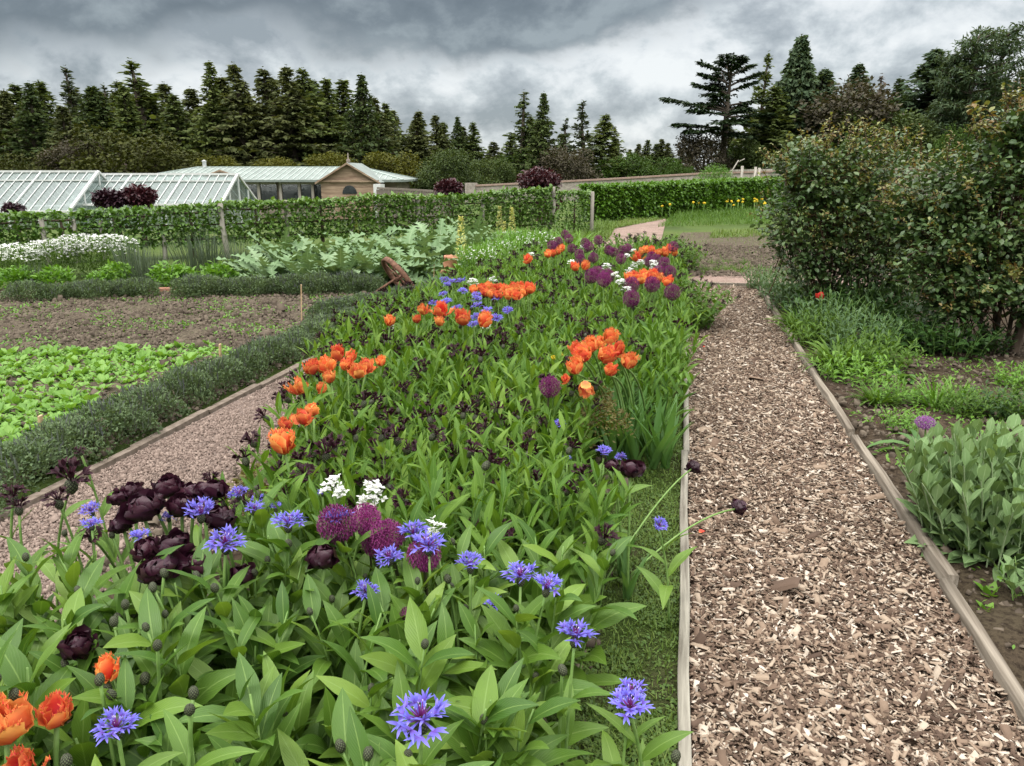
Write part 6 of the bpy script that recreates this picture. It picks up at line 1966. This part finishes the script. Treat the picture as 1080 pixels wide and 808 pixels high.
# blue knapweed flowers in the foreground, photo position -> flower
BF = [
    (445, 764, .66, 1.45, 'large blue knapweed flower facing us at the very front of the bed', 6, (-.3, -1.1, .3)),
    (606, 676, .62, 1.15, 'blue knapweed flower with a bud beside it, near the grass strip', 7, (.3, -.3, 1)),
    (549, 612, .60, 1.25, 'blue knapweed flower, larger and left of two together behind the front leaves', 6, (-.2, -.7, .7)),
    (576, 624, .61, 1.1, 'blue knapweed flower, right of two together behind the front leaves', 6, (.2, -.4, 1)),
    (452, 580, .63, 1.3, 'blue knapweed flower hiding a purple allium, on a thick pale stalk', 7, (.2, -.4, .9)),
    (437, 567, .63, 1.2, 'blue knapweed flower directly behind the thick-stalked one, under the small white cluster', 6, (-.3, -.6, .6)),
    (411, 592, .61, 1.05, 'blue knapweed flower on a bent stalk below the purple alliums', 6, (-.3, -.4, 1)),
    (496, 600, .61, 1.0, 'blue knapweed flower on a straight pale stalk in front of dark leaves', 6, (0, -.2, 1)),
    (386, 627, .57, .9, 'small blue knapweed flower low among leaves under the alliums', 5, (0, -.5, .8)),
    (357, 551, .66, 1.1, 'blue knapweed flower in front of the biggest purple allium', 6, (0, -.2, 1)),
    (304, 556, .65, 1.25, 'blue knapweed flower just left of the biggest purple allium', 6, (0, -.15, 1)),
    (212, 546, .67, 1.25, 'blue knapweed flower under the black tulips, upper of two', 6, (0, -.2, 1)),
    (238, 578, .66, 1.35, 'blue knapweed flower under the black tulips, lower and fuller of two', 6, (0, -.6, .7)),
    (268, 540, .60, .85, 'small blue knapweed flower right of the black tulips', 5, (.2, -.2, 1)),
    (252, 524, .60, .95, 'blue knapweed flower seen against the gravel beside the black tulips', 5, (0, -.4, 1)),
    (291, 538, .58, .6, 'tiny blue knapweed flower left of the biggest allium, higher one', 4, (0, 0, 1)),
    (272, 528, .59, .6, 'tiny blue knapweed flower above its small neighbour near the gravel', 4, (.2, 0, 1)),
    (664, 750, .52, 1.15, 'blue knapweed flower over the grass strip, lower of two', 6, (.4, -.5, .7)),
    (665, 733, .53, .85, 'blue knapweed flower over the grass strip, smaller upper of two', 5, (.5, -.2, .6)),
    (694, 556, .42, .8, 'blue knapweed flower leaning out over the grass strip', 5, (.9, -.4, .3)),
    (124, 772, .66, 1.0, 'half-open blue knapweed flower at the lower left above orange petals', 6, (-.5, -.2, .9)),
    (97, 541, .62, .85, 'blue knapweed flower against the gravel left of the black tulips, upper one', 5, (0, -.2, 1)),
    (97, 556, .62, .8, 'fading dark-blue knapweed flower just under the upper one by the gravel', 5, (0, -.1, 1)),
    (148, 570, .60, .8, 'blue knapweed flower low between the black tulip stems', 5, (.2, -.2, .8)),
    (178, 548, .58, .7, 'blue knapweed flower hidden behind the black tulip heads', 4, (0, -.4, .8)),
    (340, 522, .55, .55, 'tiny blue knapweed flower left of the white flower cluster', 4, (0, 0, 1)),
    (590, 450, .5, .9, 'bluish knapweed flower below the tulip clump', 4, (0, -.4, .8)),
    (637, 480, .5, .9, 'violet-blue knapweed flower left of the black tulip by the grass', 4, (0, -.4, .8)),
    (655, 484, .5, .7, 'violet-blue knapweed flower tucked against the black tulip by the grass', 4, (0, -.4, .8)),
    (598, 486, .47, .6, 'small violet knapweed flower among dark heads in mid bed', 4, (0, -.3, .8)),
    (522, 640, .5, .7, 'half hidden blue knapweed flower between front leaves', 4, (0, -.2, 1)),
]
for i, (px, py, z, s, lab, nl, face) in enumerate(BF):
    stemmed('blue_knapweed', lab, 'knapweed', px, py, z, BLUE[i % 4], None, s, (face[0] * .35, face[1] * .25, 1.0) if px != 694 else face, leafn=nl, headname='flower_head', rad=.0036, extra=[('bud', BUD)], lean=.04)
for i, (px, py) in enumerate(((469, 297), (477, 299), (487, 298), (472, 303), (468, 312), (488, 309), (503, 313), (503, 318), (525, 316), (504, 325), (482, 327), (471, 322), (457, 322), (500, 345), (503, 337), (536, 331), (524, 338), (514, 330))):
    stemmed('blue_knapweed', 'small blue knapweed flower in the group around the orange tulip row', 'knapweed', px, py, .66, BLUE[i % 4], 'far blue knapweeds by the orange row', 1.0 + .3 * rng.random(), (0, -.3, 1), leafn=0, headname='flower_head', lean=.05)
# prominent scaly buds on pale stalks
BD = [(173, 604, .66, 'upper of two buds'), (161, 619, .65, 'lower of two buds'), (132, 637, .64, 'bud left of the pair'), (120, 655, .63, 'lowest of four slanting buds'), (166, 680, .66, 'bud standing alone above broad leaves'), (105, 716, .64, 'bud over the orange petals'), (204, 730, .67, 'upper of a stacked pair of buds'), (200, 748, .67, 'lower of a stacked pair of buds'), (70, 802, .64, 'bud at the bottom picture edge'),
      (15, 732, .66, 'blue-tipped bud over the orange tulip'), (593, 706, .6, 'bud below the flower by the grass strip'), (713, 797, .5, 'blue-tipped bud at the board'), (118, 564, .58, 'bud against the gravel'), (68, 562, .55, 'small bud near the gravel'), (282, 590, .57, 'bud left of the alliums'), (270, 515, .56, 'bud over the gravel right of the black tulips'), (472, 610, .58, 'bud beside the straight pale stalk'), (268, 604, .55, 'small bud low among leaves')]
for px, py, z, lab in BD:
    t = stemmed('knapweed_bud', 'scaly dark knapweed ' + lab.replace('bud', 'bud', 1) if 'bud' in lab else lab, 'knapweed', px, py, z, BUD, None, 1.05 if py > 600 else .9, (rng.normal(0, .3), rng.normal(0, .3), 1), leafn=4 if py > 600 else 2, headname='bud', rad=.0036, lean=.06)
# spiky dark heads at the far left
for px, py, z, s, lab in ((75, 512, .62, 2.3, 'big spiky blackish maroon flower at the left against the kerb stones'), (62, 531, .6, 1.5, 'spiky maroon head just below the big one'), (14, 526, .6, 1.5, 'spiky maroon head at the left picture edge'), (20, 538, .58, 1.3, 'second spiky maroon head at the left picture edge, lower'), (97, 568, .58, 1.2, 'dark maroon head under the fading blue flower'), (85, 478, .62, .75, 'small maroon bud head on a long pale slanting stalk')):
    stemmed('maroon_knapweed', lab, 'knapweed', px, py, z, MAROON[0] if s < 2 else MAROON[2], None, s, (0, -.1, 1), leafn=4, headname='flower_head')
# black tulips
BTU = [(127, 516, .60, .62, 'small black tulip at the left of its group'), (152, 532, .62, 1.25, 'largest black tulip, in the middle of the group over the gravel'), (178, 508, .62, 1.0, 'black tulip at the top of the group over the gravel'), (205, 512, .62, .85, 'black tulip right of the topmost one'), (224, 512, .63, .95, 'ruffled black tulip at the right of the group, against gravel'), (236, 541, .61, 1.05, 'black tulip under the ruffled one, above the blue flowers'), (140, 512, .58, .85, 'black tulip half hidden behind the largest'), (131, 546, .58, .8, 'shadowed black tulip left below the largest'),
       (187, 572, .59, 1.05, 'black tulip low in the group behind a green bud stalk'), (172, 598, .58, 1.1, 'lowest black tulip of the group, over the two buds'), (82, 676, .56, .85, 'glossy black tulip among leaves at the lower left'), (342, 583, .58, 1.0, 'black tulip beneath the biggest allium'), (258, 600, .52, .8, 'black tulip deep in leaves left of the alliums'), (166, 526, .61, .9, 'black tulip squeezed between the largest and the topmost'), (192, 527, .61, .95, 'black tulip just under the topmost pair'), (216, 529, .61, .85, 'black tulip below the ruffled one, left side'), (160, 574, .58, .9, 'dark tulip in shade left of the low group'), (205, 588, .57, .85, 'black tulip behind the lower fuller blue flower'), (664, 488, .5, 1.0, 'black tulip at the bed edge by the grass strip'), (646, 482, .48, .7, 'smaller black tulip left of the one by the grass')]
for i, (px, py, z, s, lab) in enumerate(BTU):
    stemmed('black_tulip', lab, 'tulip', px, py + 14, z, BTULIP[i % 4], None, s * 1.15, (rng.normal(0, .25), -.25, 1), leaf=TLEAF[i % 3], rad=.005, lean=.05)
# two flopped black tulips over the path
for (px, py, z, s, bx, by, lab) in ((729, 495, .16, .95, 640, 610, 'black tulip flopped over the pale board, farther one'), (775, 537, .14, 1.05, 700, 610, 'black tulip flopped right over the wood chips')):
    h = at(px, py, z); b = at(bx, by, .05); b[0] = min(b[0], -.12)
    t = thing('black_tulip', lab, 'tulip', b)
    tip = h - b
    crv = bez((0, 0, 0), tip * .55 + np.array((0, 0, .10)), tip, 9)
    mb = MB(); tube(mb, crv, .004, 6); link('stem', mb.mesh('stem', [M['stem']]), t)
    tg = crv[-1] - crv[-2]; tg /= np.linalg.norm(tg)
    link('bloom', BTULIP[int(px) % 4], t, tip, tip_rot(tg + np.array((0, -.1, .3)), 1.), s)
# orange tulips
OT = []
near_o = [(8, 764, .60, 1.15, 'large orange parrot tulip at the lower left corner'), (60, 748, .57, .8, 'ragged reddish orange tulip right of the large corner one'), (115, 700, .56, .7, 'orange tulip peeping under a broad leaf at the lower left'), (26, 806, .55, .75, 'orange tulip cut by the bottom picture edge')]
for i, (px, py, z, s, lab) in enumerate(near_o):
    stemmed('orange_tulip', lab, 'tulip', px, py + 16, z, OTULIP[i % 4], None, s, (.1, -.3, 1), leaf=TLEAF[i % 3], rad=.005, lean=.04)
left_o = [(301, 472, 1.35, 'red-orange tulip lowest of those along the left path'), (302, 447, .8, 'orange petals above the lowest left tulip'), (317, 409, 1.1, 'fringed orange tulip with yellow edge, leftmost over the gravel'), (322, 441, .9, 'orange tulip low in the left group'), (331, 432, .8, 'small orange tulip low in the left group, right one'), (331, 388, 1.2, 'fringed orange tulip at the far left of the left group'), (345, 386, 1.2, 'orange tulip in the middle of the left group'), (358, 374, 1.15, 'tall orange tulip topping the left group'), (349, 397, .9, 'orange tulip under the middle of the left group'), (367, 384, 1.0, 'orange tulip right of the tall one'), (378, 392, 1.0, 'orange tulip at the right of the left group'), (386, 386, 1.0, 'orange tulip right end of the left group'), (402, 379, .8, 'small pale orange tulip standing apart right of the left group'), (372, 374, .8, 'reddish tulip behind the left group'), (340, 408, .7, 'small orange bloom among dark heads at left')]
for i, (px, py, s, lab) in enumerate(left_o):
    stemmed('orange_tulip', lab, 'tulip', px, py + 7, .64, OTULIP[i % 4], 'orange tulips along the left path', s * .95, (-.1, -.2, 1), leaf=TLEAF[i % 3] if i % 2 else None, rad=.005, lean=.04)
row_o = [(411, 338, .9, 'flat orange tulip at the left end of the long orange row'), (440, 335, .75, 'pale orange tulip second in the long row'), (447, 326, .9, 'orange tulip above the pale one in the long row'), (466, 328, 1.2, 'bright orange tulip in the middle of the long row'), (464, 338, .8, 'orange-red tulip under the bright one'), (488, 337, 1.3, 'orange cup tulip with yellow fringe in the long row'), (511, 339, 1.2, 'red-orange tulip at the right end of the long row')]
for i, (px, py, s, lab) in enumerate(row_o):
    stemmed('orange_tulip', lab, 'tulip', px, py + 6, .66, OTULIP[i % 4], 'orange tulips of the long row', s * 1.1, (0, -.3, 1), rad=.005, lean=.04)
for i, (px, py) in enumerate(((500, 306), (508, 304), (515, 303), (522, 306), (518, 311), (529, 304), (535, 307), (541, 303), (546, 306), (526, 312), (536, 312), (545, 312), (553, 309), (512, 309), (556, 306), (549, 303))):
    stemmed('orange_tulip', 'orange tulip in the dense far mass above the blue knapweeds', 'tulip', px, py + 4, .66, OTULIP[i % 4], 'orange tulips of the dense far mass', 1.0, (0, -.2, 1), rad=.005, lean=.03)
clump_o = [(607, 384, 1.2, 'yellow-orange drooping tulip at the lower left of the tall clump'), (616, 372, 1.3, 'pinkish orange tulip, left front of the tall clump'), (616, 392, 1.0, 'hanging orange tulip lowest in the tall clump'), (612, 366, 1.1, 'orange tulip at the left of the tall clump'), (625, 361, 1.2, 'orange tulip upper left of the tall clump'), (636, 372, 1.35, 'big orange-red tulip in the middle of the tall clump'), (642, 352, 1.2, 'topmost orange tulip of the tall clump'), (650, 366, 1.1, 'orange tulip upper right of the tall clump'), (661, 378, 1.2, 'pinkish red tulip at the right of the tall clump'), (643, 386, .9, 'small orange tulip low in the tall clump'), (633, 358, 1., 'orange tulip behind the middle of the tall clump'), (597, 398, .6, 'fallen orange petal bloom left under the tall clump')]
for i, (px, py, s, lab) in enumerate(clump_o):
    g = at(640 + (i * 37 % 60) - 28, 500 + (i * 23 % 20) - 14, .03)
    h = at(px, py + 10, .70) if i != 11 else at(px, py + 6, .62)
    b = np.array(at(658 + (px - 635) * .9 + rng.normal(0, 5), 474 + rng.normal(0, 10), .03))
    t = thing('orange_tulip', lab, 'tulip', b, 0, 'orange tulips of the tall clump')
    tip = h - b
    crv = bez((0, 0, 0), (0, 0, tip[2] * .6), tip, 9)
    mb = MB(); tube(mb, crv, .0055, 6); link('stem', mb.mesh('stem', [M['stem']]), t)
    link('leaf', TLEAF[i % 3], t, (0, 0, 0), (0, 0, rng.random() * 6), 1.35)
    link('bloom', OTULIP[i % 4], t, tip, tip_rot((rng.normal(0, .25), -.3, 1 if i not in (2,) else -.6), rng.random() * 6), s * .95)
for k in range(16):
    p = at(632 + 5.0 * k + rng.normal(0, 4), 455 + (k % 4) * 13, .04)
    grow('tulip_leaves', 'upright green tulip leaf tuft without a bloom at the foot of the tall tulip clump', 'tulip', p, rng.random() * 6, [('leaf', TLEAF[k % 3])], 'bare tulip leaf tufts', sc=rng.uniform(1.15, 1.6))
far_o = [(578, 269), (583, 268), (592, 263), (557, 275), (588, 266), (559, 307), (675, 267), (687, 265), (695, 268), (701, 268), (711, 267), (672, 273), (681, 264), (670, 294), (679, 292), (685, 296), (693, 296), (704, 299), (674, 297), (689, 292), (663, 295), (606, 283), (617, 282), (706, 263)]
for i, (px, py) in enumerate(far_o):
    stemmed('orange_tulip', 'far orange tulip among the purple alliums ' + ('near the end posts' if px < 625 else 'before the dark-budded bush' if py < 285 else 'by the chip path end'), 'tulip', px, py + 3, .68, OTULIP[i % 4], 'far orange tulips ' + ('near the end posts' if px < 625 else 'before the dark-budded bush' if py < 285 else 'by the chip path end'), 1.25, (0, -.2, 1), rad=.006, lean=.03)
# alliums
AL = [(355, 552, .66, .92, 'biggest purple allium, behind a blue flower and below white clusters'), (386, 548, .63, .8, 'purple allium behind the biggest one under the white cluster'), (408, 566, .62, .85, 'dark purple allium right of the biggest one'), (447, 585, .60, .80, 'purple allium behind the thick-stalked blue flower'), (432, 652, .5, .5, 'small low magenta allium between front leaves'), (396, 572, .58, .7, 'shaded purple allium low in its group of four'), (580, 408, .66, .85, 'single round purple allium left of the tall tulip clump')]
for i, (px, py, z, s, lab) in enumerate(AL):
    stemmed('allium', lab, 'allium', px, py, z, ALLIUM[i % 3], None, s * 1.2, (0, 0, 1), stem_m='stem_dark', rad=.005, lean=.04, headname='flower_head')
far_a = [(631, 253), (596, 247), (600, 252), (589, 255), (582, 259), (621, 260), (611, 268), (612, 274), (626, 272), (647, 266), (656, 264), (642, 264), (710, 260), (687, 271), (685, 276), (693, 274), (701, 277), (694, 287), (706, 287), (624, 291), (641, 291), (666, 300), (688, 300), (709, 308), (666, 315), (655, 273), (662, 262), (603, 262), (630, 288), (637, 295), (586, 262), (617, 256)]
for i, (px, py) in enumerate(far_a):
    zone = 'near the end posts' if px < 616 else 'in the middle of the far drift' if px < 662 else 'before the dark-budded bush'
    if px == 631: zone = 'rising alone against the pink path'
    stemmed('allium', 'far purple allium ' + zone, 'allium', px, py, 0.8 if py < 262 else .70, ALLIUM[i % 3], 'far purple alliums ' + zone, 1.35 if py > 280 else 1.2, (0, 0, 1), stem_m='stem', rad=.006, lean=.03, headname='flower_head')
# white flowers
WH = [(352, 521, .64, 1.05, 'white flower cluster, left of two over the alliums'), (392, 528, .65, 1.15, 'white flower cluster, right and fuller of two over the alliums'), (383, 541, .62, .5, 'few white florets under the fuller cluster'), (459, 563, .62, .8, 'small white flower cluster behind the blue pair'),
      (512, 346, .55, 1.0, 'white flowers by the red-orange tulip'), (412, 346, .52, .7, 'white speck of flowers at the left end of the long row')]
for i, (px, py, z, s, lab) in enumerate(WH):
    stemmed('white_flower', lab, 'white flower', px, py, z, WHITE[i % 3], None, (s * 1.2, s * 1.2, s * 1.75), (0, 0, 1), headname='flower_head', leafn=3 if i < 4 else 0)
for i, (px, py) in enumerate(((615, 262), (668, 266), (661, 271), (664, 288), (689, 279), (603, 278), (649, 292), (661, 307), (676, 278), (690, 283), (655, 300), (499, 300), (520, 297), (560, 270), (640, 283), (668, 281))):
    stemmed('white_flower', 'far white flower cluster among the purple alliums', 'white flower', px, py, .70, WHITE[i % 3], 'far white flowers', 1.1 + .6 * rng.random(), (0, 0, 1), headname='flower_head', lean=.03)
for px, py, lab in ((585, 380, 'small yellow pansy-like flower left of the tall tulip clump'), (590, 377, 'second small yellow flower left of the tall tulip clump')):
    stemmed('yellow_flower', lab, 'flower', px, py, .5, WHITE[0] if False else YT, None, .5, (0, -.5, 1), headname='bloom', lean=.02)

# dark-budded leafy bushes at the far end of the bed
DB, dbt = clump_mesh(800, 90, .62, .36, 13, .13, .34, 3, M['green'], e=(30, 70), lean=.30, hv=.45, prof=P_oval)
DB2, dbt2 = clump_mesh(801, 90, .55, .36, 13, .13, .34, 3, M['green'], e=(30, 70), lean=.30, hv=.45, prof=P_oval)
for px, py, me, tips, s, lab in ((690, 290, DB2, dbt2, 1.0, 'dark-budded leafy bush standing beyond the alliums, centre one'), (668, 285, DB2, dbt2, 1.0, 'dark-budded leafy bush left behind the alliums'), (708, 288, DB, dbt, .85, 'dark-budded leafy bush touching the cross path'), (713, 346, DB, dbt, .85, 'dark leafy bush overhanging the chip path at the bed end'), (690, 336, DB2, dbt2, .7, 'green leafy bush between alliums and the overhanging dark bush')):
    p = at(px, py)
    s *= 1.15
    t = grow('dark_budded_bush', lab, 'bush', p, rng.random() * 6, [('foliage', me)], sc=s)
    for k, (tp, tg) in enumerate(tips):
        if k % 4 == 0:
            link('bud', MAROON[k % 4], t, tp, tip_rot(tg, k), 1.0)

# yellowish ferny tufts and low growth along the bed's edges
OLIVE = mesh_mound(810, .16, .22, 600, .022, .6, leaf_mat('olive_fern', [(.09, .09, .018), (.14, .13, .03), (.11, .075, .03)], trans=.25, rough=.6), up=.6)
for px, py, s, lab in ((282, 545, 1.2, 'yellowish ferny tuft at the bed edge by the gravel'), (298, 560, 1.0, 'second yellowish ferny tuft nearer the alliums'), (275, 560, .8, 'small yellowish ferny tuft on the gravel edge'), (622, 440, .9, 'yellowish ferny tuft under the tall tulip clump'), (634, 462, .9, 'lower yellowish ferny tuft under the tall tulip clump')):
    clump('ferny_tuft', px, py - (0 if px < 400 else 0), OLIVE, lab, 'tuft', s, z=.06 if px < 400 else .3)
for px, py, lab in ((683, 622 * 0 + 344, 'red fallen petal on the chips by the dark overhanging bush'), (726, 378, 'red fallen petal near the pale board'), (742, 366, 'red fallen petal farther along the chips'), (738, 562, 'small red fallen petal close to the pale board')):
    p = at(max(px, 728), py, .035); mb = MB()
    leaves(mb, [(0, 0, 0)], 1., .035, .026, .2, .5, nseg=4, prof=P_petal, fold=.3)
    tag(link('fallen_petal', mb.mesh('fallen_petal', [M['red_tulip']]), None, p), lab, 'petal')
print('front', nF, 'mid', len(pts2), 'heads', HEADS, 'salad', n, 'objects', len(bpy.data.objects))
